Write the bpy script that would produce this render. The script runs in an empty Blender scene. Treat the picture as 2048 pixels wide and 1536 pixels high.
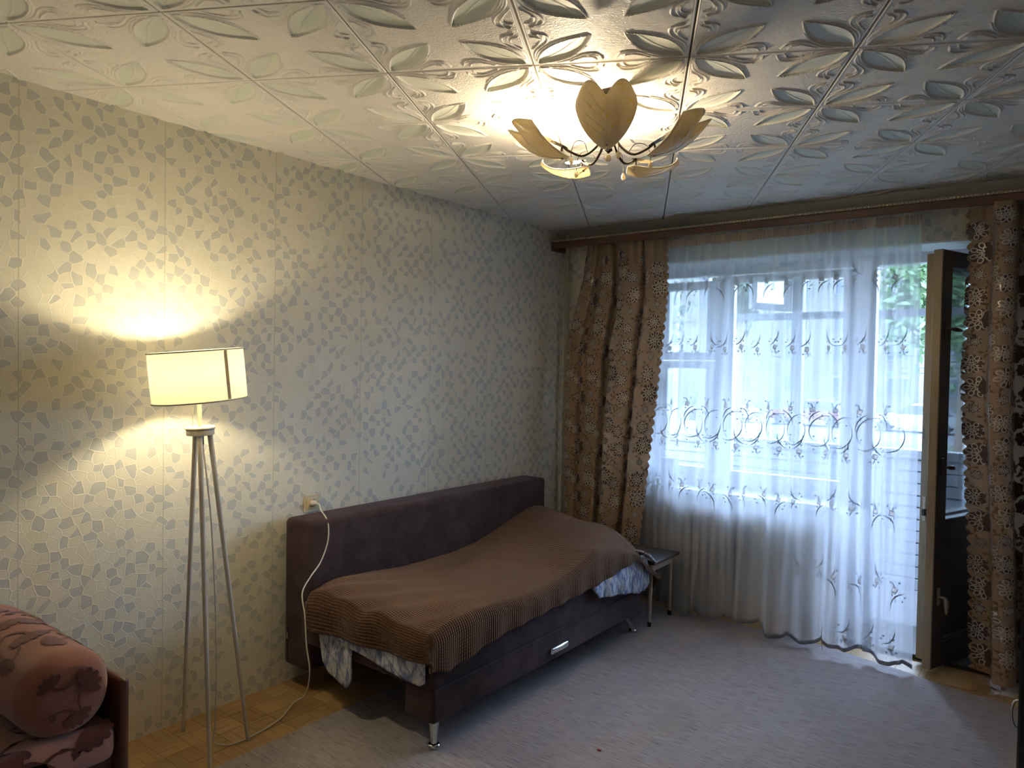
import bpy, bmesh, math, random
import numpy as np
from mathutils import Vector, Matrix

random.seed(7)
SC = bpy.context.scene
COL = SC.collection
PI = math.pi

# ------------------------------------------------------------------ camera, world, exposure
CAM = Vector((2.993, -4.549, 1.5445))
def make_camera():
    yaw, pit, rol = -0.17143 - 0.47941, -0.02219, 0.01735
    cy, sy, cp, sp = math.cos(yaw), math.sin(yaw), math.cos(pit), math.sin(pit)
    f = Vector((sy * cp, cy * cp, sp)); r0 = Vector((cy, -sy, 0)); u0 = r0.cross(f)
    c, s = math.cos(rol), math.sin(rol)
    R = c * r0 + s * u0; U = -s * r0 + c * u0
    cam = bpy.data.cameras.new('camera'); cam.sensor_fit = 'HORIZONTAL'; cam.sensor_width = 36.0
    cam.lens = 1459.06 * 36.0 / 2048.0; cam.clip_start = 0.05; cam.clip_end = 400
    o = bpy.data.objects.new('camera', cam); COL.objects.link(o)
    M = Matrix.Identity(4)
    for i in range(3):
        M[i][0], M[i][1], M[i][2], M[i][3] = R[i], U[i], -f[i], CAM[i]
    o.matrix_world = M
    SC.camera = o
make_camera()

SKY_STRENGTH = 9.8
BULB_W = 9.5          # lit chandelier bulb
LAMP_W = 3.9          # floor lamp bulb
SC.view_settings.view_transform = 'Standard'
SC.view_settings.look = 'None'
SC.view_settings.gamma = 1.0
SC.view_settings.use_curve_mapping = False
SC.view_settings.exposure = 2.35

w = bpy.data.worlds.new('sky'); SC.world = w; w.use_nodes = True
bg = w.node_tree.nodes['Background']
bg.inputs[0].default_value = (0.50, 0.67, 1.0, 1)      # flat overcast sky
bg.inputs[1].default_value = SKY_STRENGTH

SC.cycles.max_bounces = 10
SC.cycles.diffuse_bounces = 6
SC.cycles.transparent_max_bounces = 24
SC.cycles.sample_clamp_indirect = 6.0
SC.cycles.caustics_reflective = False
SC.cycles.caustics_refractive = False
SC.cycles.use_denoising = True

# portal on the balcony glazing: a sampling aid for the sky, gives no light of its own
pl = bpy.data.lights.new('sky_portal', 'AREA'); pl.shape = 'RECTANGLE'; pl.size = 3.6; pl.size_y = 1.5
pl.cycles.is_portal = True
po = bpy.data.objects.new('sky_portal', pl); COL.objects.link(po)
po.location = (1.3, 1.52, 1.75); po.rotation_euler = (-PI / 2, 0, 0)

# ------------------------------------------------------------------ mesh helpers
class MB:
    def __init__(s): s.v = []; s.f = []
    def add(s, vs, fs):
        n = len(s.v); s.v.extend([tuple(p) for p in vs]); s.f.extend([tuple(i + n for i in f) for f in fs]); return s
    def box(s, x0, x1, y0, y1, z0, z1):
        return s.add([(x0, y0, z0), (x1, y0, z0), (x1, y1, z0), (x0, y1, z0), (x0, y0, z1), (x1, y0, z1), (x1, y1, z1), (x0, y1, z1)],
                     [(0, 3, 2, 1), (4, 5, 6, 7), (0, 1, 5, 4), (1, 2, 6, 5), (2, 3, 7, 6), (3, 0, 4, 7)])
    def rbox(s, x0, x1, y0, y1, z0, z1, r, seg=3):
        bm = bmesh.new(); bmesh.ops.create_cube(bm, size=1)
        for q in bm.verts:
            q.co = ((x0 + x1) / 2 + q.co.x * (x1 - x0), (y0 + y1) / 2 + q.co.y * (y1 - y0), (z0 + z1) / 2 + q.co.z * (z1 - z0))
        bmesh.ops.bevel(bm, geom=list(bm.edges), offset=r, segments=seg, profile=0.5, affect='EDGES')
        bm.verts.index_update()
        s.add([q.co[:] for q in bm.verts], [[q.index for q in f.verts] for f in bm.faces]); bm.free(); return s
    def tube(s, pts, r, n=8):
        pts = [Vector(p) for p in pts]; rs = r if isinstance(r, (list, tuple)) else [r] * len(pts)
        vs = []; up = None
        for i, p in enumerate(pts):
            t = (pts[min(i + 1, len(pts) - 1)] - pts[max(i - 1, 0)]).normalized()
            if up is None:
                up = t.orthogonal().normalized()
            up = (up - t * up.dot(t)).normalized(); b = t.cross(up)
            for k in range(n):
                a = 2 * PI * k / n
                vs.append(p + (up * math.cos(a) + b * math.sin(a)) * rs[i])
        fs = [(i * n + k, i * n + (k + 1) % n, (i + 1) * n + (k + 1) % n, (i + 1) * n + k) for i in range(len(pts) - 1) for k in range(n)]
        fs.append(tuple(range(n - 1, -1, -1))); m = (len(pts) - 1) * n; fs.append(tuple(m + k for k in range(n)))
        return s.add(vs, fs)
    def lathe(s, prof, M=None, n=24):
        M = M or Matrix.Identity(4); vs = []
        for r, z in prof:
            for k in range(n):
                a = 2 * PI * k / n; vs.append(M @ Vector((r * math.cos(a), r * math.sin(a), z)))
        fs = [(i * n + k, i * n + (k + 1) % n, (i + 1) * n + (k + 1) % n, (i + 1) * n + k) for i in range(len(prof) - 1) for k in range(n)]
        return s.add(vs, fs)
    def ball(s, c, r, n=10, sc=(1, 1, 1)):
        prof = [(math.sin(PI * i / (n // 2 + 2)) * r + 1e-5, -math.cos(PI * i / (n // 2 + 2)) * r) for i in range(n // 2 + 3)]
        return s.lathe(prof, Matrix.Translation(c) @ Matrix.Diagonal((*sc, 1)), n)
    def grid(s, P):
        nu, nv = len(P), len(P[0])
        return s.add([p for row in P for p in row], [(i * nv + j, (i + 1) * nv + j, (i + 1) * nv + j + 1, i * nv + j + 1) for i in range(nu - 1) for j in range(nv - 1)])
    def poly(s, pts): return s.add(pts, [tuple(range(len(pts)))])
    def prism(s, pts, z0, z1):
        n = len(pts)
        return s.add([(x, y, z0) for x, y in pts] + [(x, y, z1) for x, y in pts],
                     [tuple(range(n - 1, -1, -1)), tuple(range(n, 2 * n))] + [(i, (i + 1) % n, n + (i + 1) % n, n + i) for i in range(n)])
    def xform(s, M):
        s.v = [tuple(M @ Vector(p)) for p in s.v]; return s

def wloc(o):
    v = Vector((0, 0, 0))
    while o is not None:
        v += o.location; o = o.parent
    return v
def part(name, mb, m, parent=None, smooth=False, label=None, kind=None, uv=None, angle=None):
    """one mesh object; the coordinates in mb are world ones"""
    off = wloc(parent) if parent else Vector((0, 0, 0))
    me = bpy.data.meshes.new(name)
    me.from_pydata([(p[0] - off.x, p[1] - off.y, p[2] - off.z) for p in mb.v], [], mb.f)
    if uv is not None:
        lay = me.uv_layers.new(name='UVMap')
        li = np.empty(len(me.loops), dtype=np.int32); me.loops.foreach_get('vertex_index', li)
        lay.data.foreach_set('uv', np.asarray(uv, dtype=np.float32)[li].ravel())
    if smooth:
        me.polygons.foreach_set('use_smooth', [True] * len(me.polygons))
        if angle: me.set_sharp_from_angle(angle=math.radians(angle))
    me.materials.append(m); me.update()
    o = bpy.data.objects.new(name, me); COL.objects.link(o)
    if parent: o.parent = parent
    if label: o['label'] = label
    if kind: o['kind'] = kind
    return o
def tag(o, label, cat, group=None, kind=None):
    o['label'] = label; o['category'] = cat
    if group: o['group'] = group
    if kind: o['kind'] = kind
    return o
def thing(name, loc, label, cat, group=None, kind=None):
    o = bpy.data.objects.new(name, None); o.empty_display_size = 0.05; COL.objects.link(o); o.location = loc
    return tag(o, label, cat, group, kind)
def spline(knots, n):
    """Catmull-Rom through the knots"""
    K = [Vector(k) for k in knots]; K = [2 * K[0] - K[1]] + K + [2 * K[-1] - K[-2]]; out = []; m = len(K) - 3
    for i in range(n):
        t = i / (n - 1) * m; a = min(int(t), m - 1); t -= a
        p0, p1, p2, p3 = K[a:a + 4]
        out.append(0.5 * ((2 * p1) + (p2 - p0) * t + (2 * p0 - 5 * p1 + 4 * p2 - p3) * t * t + (-p0 + 3 * p1 - 3 * p2 + p3) * t ** 3))
    return out

# ------------------------------------------------------------------ material helpers
class NT:
    def __init__(s, name):
        s.m = bpy.data.materials.new(name); s.m.use_nodes = True; s.t = s.m.node_tree
        s.b = s.t.nodes['Principled BSDF']; s.out = s.t.nodes['Material Output']
    def n(s, typ, **kw):
        x = s.t.nodes.new(typ)
        for k, v in kw.items(): setattr(x, k, v)
        return x
    def l(s, a, b): s.t.links.new(a, b)
    def val(s, sock, v):
        if hasattr(v, 'is_linked') or isinstance(v, bpy.types.NodeSocket): s.l(v, sock)
        else: sock.default_value = v
    def math(s, op, a, b=0.0, c=None, clamp=False):
        x = s.n('ShaderNodeMath', operation=op, use_clamp=clamp); s.val(x.inputs[0], a); s.val(x.inputs[1], b)
        if c is not None: s.val(x.inputs[2], c)
        return x.outputs[0]
    def step(s, x, a, b):
        q = s.n('ShaderNodeMapRange', interpolation_type='SMOOTHSTEP'); s.l(x, q.inputs[0])
        q.inputs[1].default_value = a; q.inputs[2].default_value = b; return q.outputs[0]
    def mix(s, f, a, b, typ='MIX'):
        x = s.n('ShaderNodeMix', data_type='RGBA', blend_type=typ); s.val(x.inputs[0], f)
        for i, c in ((6, a), (7, b)):
            s.val(x.inputs[i], c if not isinstance(c, tuple) else (*c[:3], 1))
        return x.outputs[2]
    def xyz(s, v):
        x = s.n('ShaderNodeSeparateXYZ'); s.l(v, x.inputs[0]); return x.outputs
    def comb(s, x, y, z=0.0):
        q = s.n('ShaderNodeCombineXYZ')
        for i, v in enumerate((x, y, z)): s.val(q.inputs[i], v)
        return q.outputs[0]
    def noise(s, vec, scale, detail=2, rough=.5, dim='3D'):
        x = s.n('ShaderNodeTexNoise', noise_dimensions=dim); s.l(vec, x.inputs['Vector'])
        x.inputs['Scale'].default_value = scale; x.inputs['Detail'].default_value = detail; x.inputs['Roughness'].default_value = rough; return x
    def pos(s): return s.n('ShaderNodeNewGeometry').outputs['Position']
    def objc(s): return s.n('ShaderNodeTexCoord').outputs['Object']
    def uv(s): return s.n('ShaderNodeTexCoord').outputs['UV']
    def scale(s, v, sc):
        x = s.n('ShaderNodeVectorMath', operation='MULTIPLY'); s.l(v, x.inputs[0]); x.inputs[1].default_value = sc; return x.outputs[0]
    def bump(s, h, strength=.3, dist=.01):
        x = s.n('ShaderNodeBump'); x.inputs['Strength'].default_value = strength; x.inputs['Distance'].default_value = dist
        s.l(h, x.inputs['Height']); s.l(x.outputs[0], s.b.inputs['Normal']); return x
    def set(s, color=None, rough=None, metal=None, spec=None):
        if color is not None: s.val(s.b.inputs['Base Color'], (*color[:3], 1) if isinstance(color, tuple) else color)
        if rough is not None: s.val(s.b.inputs['Roughness'], rough)
        if metal is not None: s.b.inputs['Metallic'].default_value = metal
        if spec is not None: s.b.inputs['Specular IOR Level'].default_value = spec
        return s

def plain(name, color, rough=.5, metal=0.0, var=.08, scale=30, bump=0.0, spec=.4):
    t = NT(name); nz = t.noise(t.objc(), scale, 3)
    lo = tuple(c * (1 - var) for c in color); hi = tuple(min(1, c * (1 + var)) for c in color)
    t.set(t.mix(nz.outputs[0], lo, hi), rough, metal, spec)
    if bump: t.bump(nz.outputs[0], bump, .004)
    return t.m

def mat_wallpaper():
    t = NT('wallpaper'); p = t.xyz(t.pos())
    uu = t.math('ADD', p[0], p[1]); v0 = t.comb(uu, p[2])
    nz = t.noise(v0, 11, 1, dim='2D')
    wv = t.n('ShaderNodeVectorMath', operation='SUBTRACT'); t.l(nz.outputs['Color'], wv.inputs[0]); wv.inputs[1].default_value = (.5, .5, .5)
    ws = t.scale(wv.outputs[0], (.034, .034, 0))
    va = t.n('ShaderNodeVectorMath', operation='ADD'); t.l(v0, va.inputs[0]); t.l(ws, va.inputs[1])
    e = t.n('ShaderNodeTexVoronoi', voronoi_dimensions='2D', feature='DISTANCE_TO_EDGE'); c = t.n('ShaderNodeTexVoronoi', voronoi_dimensions='2D', feature='F1')
    for q in (e, c):
        t.l(va.outputs[0], q.inputs['Vector']); q.inputs['Scale'].default_value = 25; q.inputs['Randomness'].default_value = .8
    sep = t.n('ShaderNodeSeparateColor'); t.l(c.outputs['Color'], sep.inputs[0])
    cp = t.xyz(c.outputs['Position'])
    par = t.math('FRACT', t.math('MULTIPLY', t.math('ADD', t.math('FLOOR', t.math('MULTIPLY', cp[0], 25.0)), t.math('FLOOR', t.math('MULTIPLY', cp[1], 25.0))), .5))
    grey = t.math('MULTIPLY', t.math('LESS_THAN', t.math('ABSOLUTE', par), .25), t.math('LESS_THAN', sep.outputs[0], .74))
    inside = t.step(e.outputs['Distance'], .055, .085)
    gm = t.math('MULTIPLY', grey, inside)
    line = t.math('SUBTRACT', 1.0, t.step(e.outputs['Distance'], .035, .06))
    hat = t.noise(t.comb(t.math('MULTIPLY', uu, 60), t.math('MULTIPLY', p[2], 700)), 1.0, 1, dim='2D')
    cream = t.mix(sep.outputs[1], (.74, .69, .55), (.78, .73, .59))
    greyc = t.mix(hat.outputs[0], (.52, .515, .455), (.61, .60, .54))
    col = t.mix(gm, cream, greyc)
    col = t.mix(t.math('MULTIPLY', line, .55), col, (.84, .80, .67))
    # vertical seams between the strips of paper, and a little age
    fr = t.math('FRACT', t.math('DIVIDE', t.math('ADD', uu, 3.541 + 5.3), .53))
    seam = t.math('LESS_THAN', t.math('ABSOLUTE', t.math('SUBTRACT', fr, .5)), .4965)
    col = t.mix(seam, (.56, .52, .41), col)
    big = t.noise(v0, 1.6, 3, dim='2D')
    col = t.mix(t.math('MULTIPLY', t.step(big.outputs[0], .45, .75), .16), col, (.50, .44, .30))
    t.set(col, .62, spec=.3)
    h = t.math('ADD', t.math('MULTIPLY', t.step(e.outputs['Distance'], .0, .075), -.7), t.math('MULTIPLY', hat.outputs[0], .25))
    h = t.math('SUBTRACT', h, t.math('MULTIPLY', gm, .6))
    t.bump(h, .38, .0022)
    return t.m
def mat_tile():
    t = NT('ceiling_tile_foam'); o = t.objc()
    at = t.n('ShaderNodeAttribute', attribute_name='tint'); sp = t.n('ShaderNodeSeparateColor'); t.l(at.outputs['Color'], sp.inputs[0])
    wash = t.noise(o, 9, 3)
    base = t.mix(wash.outputs[0], (.78, .73, .66), (.83, .78, .71))
    g = t.math('MULTIPLY', sp.outputs[0], t.step(wash.outputs[0], .30, .62))
    col = t.mix(t.math('ADD', t.math('MULTIPLY', g, .30), t.math('MULTIPLY', sp.outputs[0], .30)), base, (.58, .66, .52))
    col = t.mix(sp.outputs[1], col, (.38, .30, .17))
    t.set(col, .5, spec=.35)
    a = t.noise(t.scale(o, (1, 1.7, 1)), 75, 2, .55); a.inputs['Distortion'].default_value = 1.2
    rough_zone = t.math('MULTIPLY', t.math('SUBTRACT', 1.0, sp.outputs[2]), a.outputs[0])
    t.bump(rough_zone, .6, .006)
    return t.m
def mat_rug():
    t = NT('rug_pile'); p = t.pos()
    a = t.noise(t.scale(p, (5, 150, 1)), 1.0, 3, .6); b = t.noise(t.scale(p, (14, 420, 1)), 1.0, 2); c = t.noise(p, 2.3, 4, .6); d = t.noise(p, 900, 1)
    col = t.mix(a.outputs[0], (.235, .205, .205), (.56, .515, .52))
    col = t.mix(t.math('MULTIPLY', t.step(b.outputs[0], .50, .68), .75), col, (.15, .12, .11))
    col = t.mix(t.math('MULTIPLY', t.step(c.outputs[0], .5, .75), .30), col, (.21, .18, .155))
    t.set(col, .95, spec=.1)
    h = t.math('ADD', t.math('MULTIPLY', d.outputs[0], .6), a.outputs[0]); t.bump(h, .5, .004)
    return t.m
def mat_parquet():
    t = NT('parquet_oak'); o = t.objc(); r = t.n('ShaderNodeObjectInfo').outputs['Random']
    off = t.n('ShaderNodeVectorMath', operation='ADD'); t.l(o, off.inputs[0]); t.l(t.comb(t.math('MULTIPLY', r, 37), t.math('MULTIPLY', r, 91), 0), off.inputs[1])
    a = t.noise(t.scale(off.outputs[0], (9, 140, 1)), 1.0, 4, .6)
    st = t.noise(t.comb(r, t.math('FLOOR', t.math('MULTIPLY', t.xyz(off.outputs[0])[1], 43.5))), 7.3, 0)
    col = t.mix(r, (.33, .195, .075), (.56, .37, .16))
    col = t.mix(t.math('MULTIPLY', st.outputs[0], .6), col, (.42, .26, .105))
    col = t.mix(t.math('MULTIPLY', t.step(a.outputs[0], .45, .7), .45), col, (.22, .125, .05))
    t.set(col, .38, spec=.4); t.bump(a.outputs[0], .15, .002)
    return t.m
def mat_suede(name, c0, c1):
    t = NT(name); o = t.pos()
    a = t.noise(o, 7, 5, .65); b = t.noise(o, 420, 2)
    t.set(t.mix(t.step(a.outputs[0], .32, .7), c0, c1), .88, spec=.2)
    t.b.inputs['Sheen Weight'].default_value = .25; t.b.inputs['Sheen Roughness'].default_value = .4
    t.b.inputs['Sheen Tint'].default_value = (.6, .5, .55, 1)
    t.bump(b.outputs[0], .35, .0025)
    return t.m
def mat_blanket():
    t = NT('waffle_plush'); u = t.xyz(t.uv())
    s1 = t.math('SINE', t.math('MULTIPLY', u[0], 2 * PI / .0125)); s2 = t.math('SINE', t.math('MULTIPLY', u[1], 2 * PI / .0135))
    h1 = t.math('POWER', t.math('ADD', t.math('MULTIPLY', s1, .5), .5), .6)
    h = t.math('MULTIPLY', h1, t.math('ADD', t.math('MULTIPLY', s2, .19), .81))
    nz = t.noise(t.uv(), 5, 3)
    c = t.mix(nz.outputs[0], (.110, .054, .027), (.145, .073, .039))
    c = t.mix(h, t.mix(.62, c, (.03, .012, .006)), c)
    t.set(c, .92, spec=.12); t.b.inputs['Sheen Weight'].default_value = .5; t.b.inputs['Sheen Roughness'].default_value = .35
    t.b.inputs['Sheen Tint'].default_value = (.75, .58, .5, 1)
    t.bump(h, .9, .0055)
    return t.m
def mat_quilt():
    t = NT('quilted_print'); p = t.pos()
    a = t.noise(t.scale(p, (1, 1, .35)), 42, 4, .65); b = t.noise(p, 16, 3)
    c = t.mix(t.step(a.outputs[0], .40, .58), (.16, .20, .34), (.60, .62, .64))
    c = t.mix(t.math('MULTIPLY', t.step(b.outputs[0], .55, .7), .5), c, (.60, .50, .36))
    uv = t.xyz(t.uv())
    d1 = t.math('ABSOLUTE', t.math('SUBTRACT', t.math('FRACT', t.math('DIVIDE', t.math('ADD', uv[0], uv[1]), .13)), .5))
    d2 = t.math('ABSOLUTE', t.math('SUBTRACT', t.math('FRACT', t.math('DIVIDE', t.math('SUBTRACT', uv[0], uv[1]), .13)), .5))
    st = t.math('MAXIMUM', t.step(d1, .475, .498), t.step(d2, .475, .498))
    t.set(t.mix(t.math('MULTIPLY', st, .6), c, (.12, .13, .18)), .8, spec=.2)
    t.bump(t.math('SUBTRACT', t.math('MULTIPLY', a.outputs[0], .3), st), .6, .006)
    return t.m
def mat_wood(name, c0, c1, rough=.4, axis=0):
    t = NT(name); o = t.objc(); sc = [60, 60, 60]; sc[axis] = 3
    a = t.noise(t.scale(o, tuple(sc)), 1.0, 4, .6); b = t.noise(o, 3, 2)
    t.set(t.mix(t.math('MULTIPLY', t.math('ADD', a.outputs[0], b.outputs[0]), .5), c0, c1), rough); t.bump(a.outputs[0], .12, .002)
    return t.m
def mat_paint_worn(name, c, dirt, rough=.45):
    t = NT(name); o = t.objc(); a = t.noise(o, 6, 5, .7); b = t.noise(t.scale(o, (60, 60, 8)), 1.0, 3, .6)
    k = t.math('MULTIPLY', t.step(t.math('MULTIPLY', t.math('ADD', a.outputs[0], b.outputs[0]), .5), .52, .66), .6)
    t.set(t.mix(k, c, dirt), rough); t.bump(b.outputs[0], .2, .002)
    return t.m
def mat_curtain(name, c0, c1):
    t = NT(name); u = t.uv(); a = t.noise(t.scale(u, (900, 60, 1)), 1.0, 2, dim='2D'); b = t.noise(u, 3, 2, dim='2D')
    col = t.mix(t.math('MULTIPLY', t.math('ADD', a.outputs[0], b.outputs[0]), .5), c0, c1)
    t.set(col, .6, spec=.35); t.b.inputs['Sheen Weight'].default_value = .2
    t.bump(a.outputs[0], .15, .001)
    tr = t.n('ShaderNodeBsdfTranslucent'); t.l(col, tr.inputs[0])
    mx = t.n('ShaderNodeMixShader'); mx.inputs[0].default_value = .16
    t.l(t.b.outputs[0], mx.inputs[1]); t.l(tr.outputs[0], mx.inputs[2]); t.l(mx.outputs[0], t.out.inputs[0])
    return t.m
def mat_sheer():
    t = NT('sheer_voile'); tp = t.n('ShaderNodeBsdfTransparent'); df = t.n('ShaderNodeBsdfDiffuse'); tl = t.n('ShaderNodeBsdfTranslucent')
    weave = t.noise(t.scale(t.uv(), (60, 3, 1)), 1.0, 3, dim='2D')
    c = t.mix(weave.outputs[0], (.71, .73, .78), (.83, .85, .89))
    t.l(c, df.inputs[0]); t.l(c, tl.inputs[0]); tp.inputs[0].default_value = (.97, .98, 1, 1)
    m1 = t.n('ShaderNodeMixShader'); m1.inputs[0].default_value = .55; t.l(df.outputs[0], m1.inputs[1]); t.l(tl.outputs[0], m1.inputs[2])
    lw = t.n('ShaderNodeLayerWeight'); lw.inputs[0].default_value = .5
    f = t.math('ADD', .53, t.math('MULTIPLY', t.math('POWER', lw.outputs['Facing'], 1.5), .45), clamp=True)
    m2 = t.n('ShaderNodeMixShader'); t.l(f, m2.inputs[0]); t.l(tp.outputs[0], m2.inputs[1]); t.l(m1.outputs[0], m2.inputs[2])
    t.l(m2.outputs[0], t.out.inputs[0]); return t.m
def mat_glass():
    t = NT('window_glass'); tp = t.n('ShaderNodeBsdfTransparent'); tp.inputs[0].default_value = (.95, .97, .97, 1)
    gl = t.n('ShaderNodeBsdfGlossy'); gl.inputs['Roughness'].default_value = .02
    fr = t.n('ShaderNodeFresnel'); fr.inputs[0].default_value = 1.45
    m = t.n('ShaderNodeMixShader'); t.l(t.math('MULTIPLY', fr.outputs[0], .7), m.inputs[0]); t.l(tp.outputs[0], m.inputs[1]); t.l(gl.outputs[0], m.inputs[2])
    t.l(m.outputs[0], t.out.inputs[0]); return t.m
def mat_translucent(name, col, f=.5, rough=.5, speck=None):
    t = NT(name); c = (*col, 1)
    nz = t.noise(t.objc(), 60 if speck else 20, 2)
    cc = t.mix(t.step(nz.outputs[0], .62, .68), col, speck) if speck else t.mix(nz.outputs[0], tuple(x * .97 for x in col), col)
    tr = t.n('ShaderNodeBsdfTranslucent'); t.l(cc, tr.inputs[0]); t.set(cc, rough)
    m = t.n('ShaderNodeMixShader'); m.inputs[0].default_value = f; t.l(t.b.outputs[0], m.inputs[1]); t.l(tr.outputs[0], m.inputs[2]); t.l(m.outputs[0], t.out.inputs[0])
    return t.m
def mat_emit(name, col, strength):
    t = NT(name); e = t.n('ShaderNodeEmission'); e.inputs[0].default_value = (*col, 1); e.inputs[1].default_value = strength
    t.l(e.outputs[0], t.out.inputs[0]); return t.m
def mat_upholstery(name, base0, base1, rough=.8):
    t = NT(name); p = t.objc(); a = t.noise(p, 8, 4); b = t.noise(p, 500, 1)
    t.set(t.mix(a.outputs[0], base0, base1), rough, spec=.2); t.b.inputs['Sheen Weight'].default_value = .3
    t.bump(b.outputs[0], .3, .002); return t.m
def mat_leafy(name, c0, c1):
    t = NT(name); nz = t.noise(t.pos(), 1.3, 3); cc = t.mix(nz.outputs[0], c0, c1); t.set(cc, .6)
    tr = t.n('ShaderNodeBsdfTranslucent'); t.l(cc, tr.inputs[0]); m = t.n('ShaderNodeMixShader'); m.inputs[0].default_value = .35
    t.l(t.b.outputs[0], m.inputs[1]); t.l(tr.outputs[0], m.inputs[2]); t.l(m.outputs[0], t.out.inputs[0]); return t.m

M = dict(
    paper=mat_wallpaper(), tile=mat_tile(), rug=mat_rug(), parquet=mat_parquet(), blanket=mat_blanket(), quilt=mat_quilt(),
    suede=mat_suede('suede_brown', (.034, .0195, .0185), (.066, .041, .041)),
    plaster=plain('white_plaster', (.82, .82, .82), .7, var=.05, scale=8, bump=.1),
    grout=plain('ceiling_base', (.30, .25, .17), .8), slab=plain('floor_base', (.22, .15, .075), .8),
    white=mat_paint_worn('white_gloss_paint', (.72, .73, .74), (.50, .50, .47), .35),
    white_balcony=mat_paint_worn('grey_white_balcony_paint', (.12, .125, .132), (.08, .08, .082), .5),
    bent_strip=plain('bent_strip_foam', (.70, .70, .66), .6, var=.06, scale=14, bump=.15),
    beige_door=mat_paint_worn('beige_door_paint', (.30, .225, .125), (.17, .115, .06), .45),
    brown_shaded_door=mat_paint_worn('shaded_door_face', (.052, .039, .029), (.035, .026, .02), .6),  # shade on the door face is put into this dark colour; threshold shares it
    cornice=mat_wood('cornice_wood', (.095, .042, .022), (.20, .098, .05), .3, 0),
    bead=plain('gilt_bead', (.62, .53, .36), .35, .3), strip=plain('cornice_strip', (.40, .32, .19), .4),
    curtain=mat_curtain('curtain_jacquard', (.325, .21, .128), (.42, .285, .18)),
    flower=plain('flower_ground_brown', (.10, .060, .043), .6, var=.3, scale=160),
    silver=plain('flower_silver_thread', (.60, .53, .47), .28, .30, var=.4, scale=130),
    sprig=plain('sprig_brown', (.19, .105, .05), .6),
    sheer=mat_sheer(), tape=mat_translucent('header_tape', (.66, .53, .41), .35, .8), hem=mat_translucent('hem_stitch', (.74, .64, .58), .4, .8),
    thread=plain('embroidery_dark', (.075, .078, .10), .7), diamond=mat_translucent('embroidery_beige', (.66, .58, .52), .5, .7),
    glass=mat_glass(), radiator=plain('radiator_paint', (.50, .42, .32), .4), pipe=mat_paint_worn('pipe_paint', (.40, .36, .25), (.28, .24, .16), .4),
    chrome=plain('chrome', (.75, .75, .74), .12, 1.0, var=.03), steel_dark=plain('dark_bronze', (.075, .055, .04), .35, .8), nickel=plain('old_brass', (.42, .36, .26), .3, .9),
    lamp_white=plain('white_lamp_metal', (.60, .55, .46), .4, var=.03), shade=mat_translucent('lamp_shade_fabric', (.62, .57, .42), .17, .8),
    seamstrip=mat_translucent('shade_overlap', (.40, .32, .20), .14, .8), rim=plain('shade_rim', (.55, .50, .38), .6),
    cordw=plain('white_cord', (.68, .64, .58), .45), socket=plain('ivory_plastic', (.66, .56, .36), .35), hole=plain('socket_shadow', (.05, .04, .03), .6),
    leafglass=mat_translucent('leaf_glass_cream', (.68, .60, .43), .34, .25, speck=(.66, .50, .07)), vein=plain('leaf_vein', (.85, .78, .60), .4),
    bulb=mat_emit('lit_bulb', (1.0, .83, .58), BULB_W / (PI * 4 * PI * .021 ** 2)), lampbulb=mat_emit('lit_lamp_bulb', (1.0, .87, .58), LAMP_W / (PI * 4 * PI * .03 ** 2)),
    deadbulb=mat_translucent('unlit_bulb', (.70, .62, .50), .5, .2), crystal=mat_translucent('crystal_bead', (.75, .66, .50), .4, .08),
    stooltop=mat_wood('stool_laminate', (.045, .028, .022), (.085, .056, .045), .55, 1), stoolleg=mat_paint_worn('stool_leg_paint', (.50, .44, .34), (.30, .24, .17), .45), rubber=plain('black_rubber', (.02, .018, .016), .7),
    couch=mat_upholstery('couch_velour_pink', (.30, .135, .095), (.40, .20, .145)), couchflower=mat_upholstery('couch_velour_flower', (.075, .020, .011), (.13, .038, .02)),
    bolster=mat_upholstery('bolster_velour', (.19, .066, .040), (.30, .12, .08)),
    couchwood=mat_wood('couch_wood', (.055, .017, .009), (.13, .045, .022), .3, 2), black=plain('wardrobe_black', (.012, .010, .010), .35),
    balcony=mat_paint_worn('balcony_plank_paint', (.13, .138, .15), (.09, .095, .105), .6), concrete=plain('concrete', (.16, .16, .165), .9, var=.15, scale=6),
    facade=plain('facade_render', (.062, .060, .052), .9, var=.07, scale=.6), facwin=plain('facade_window', (.022, .028, .036), .6, var=.1), facwhite=plain('facade_white', (.085, .087, .09), .6),
    lawn=plain('lawn', (.016, .030, .009), .95, var=.5, scale=1.1), asphalt=plain('asphalt', (.028, .029, .032), .9, var=.2, scale=1),
    leaf1=mat_leafy('foliage_green', (.022, .055, .016), (.075, .13, .045)), leaf2=mat_leafy('foliage_dark', (.009, .022, .010), (.028, .048, .020)), bark=plain('bark', (.12, .09, .07), .9, var=.3),
    tyre=plain('tyre', (.02, .02, .02), .8), wire=plain('wire', (.03, .03, .03), .6),
    carton=plain('pale_carton', (.55, .56, .62), .7), bottle=mat_translucent('clear_plastic', (.75, .80, .85), .5, .15),
    crumbred=plain('red_petal', (.32, .02, .02), .6), crumbwhite=plain('white_scrap', (.75, .75, .74), .7), crumbdark=plain('dark_scrap', (.04, .03, .03), .8),
)

# ================================================================== ROOM SHELL
H = 2.54; XR = 3.42; YN = -5.35
o = part('floor', MB().box(-.2, XR + .2, YN - .2, 0, -.16, -.0029), M['slab']); FLOOR = tag(o, 'mosaic parquet floor of small oak squares around the rug', 'floor', kind='structure')
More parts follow.
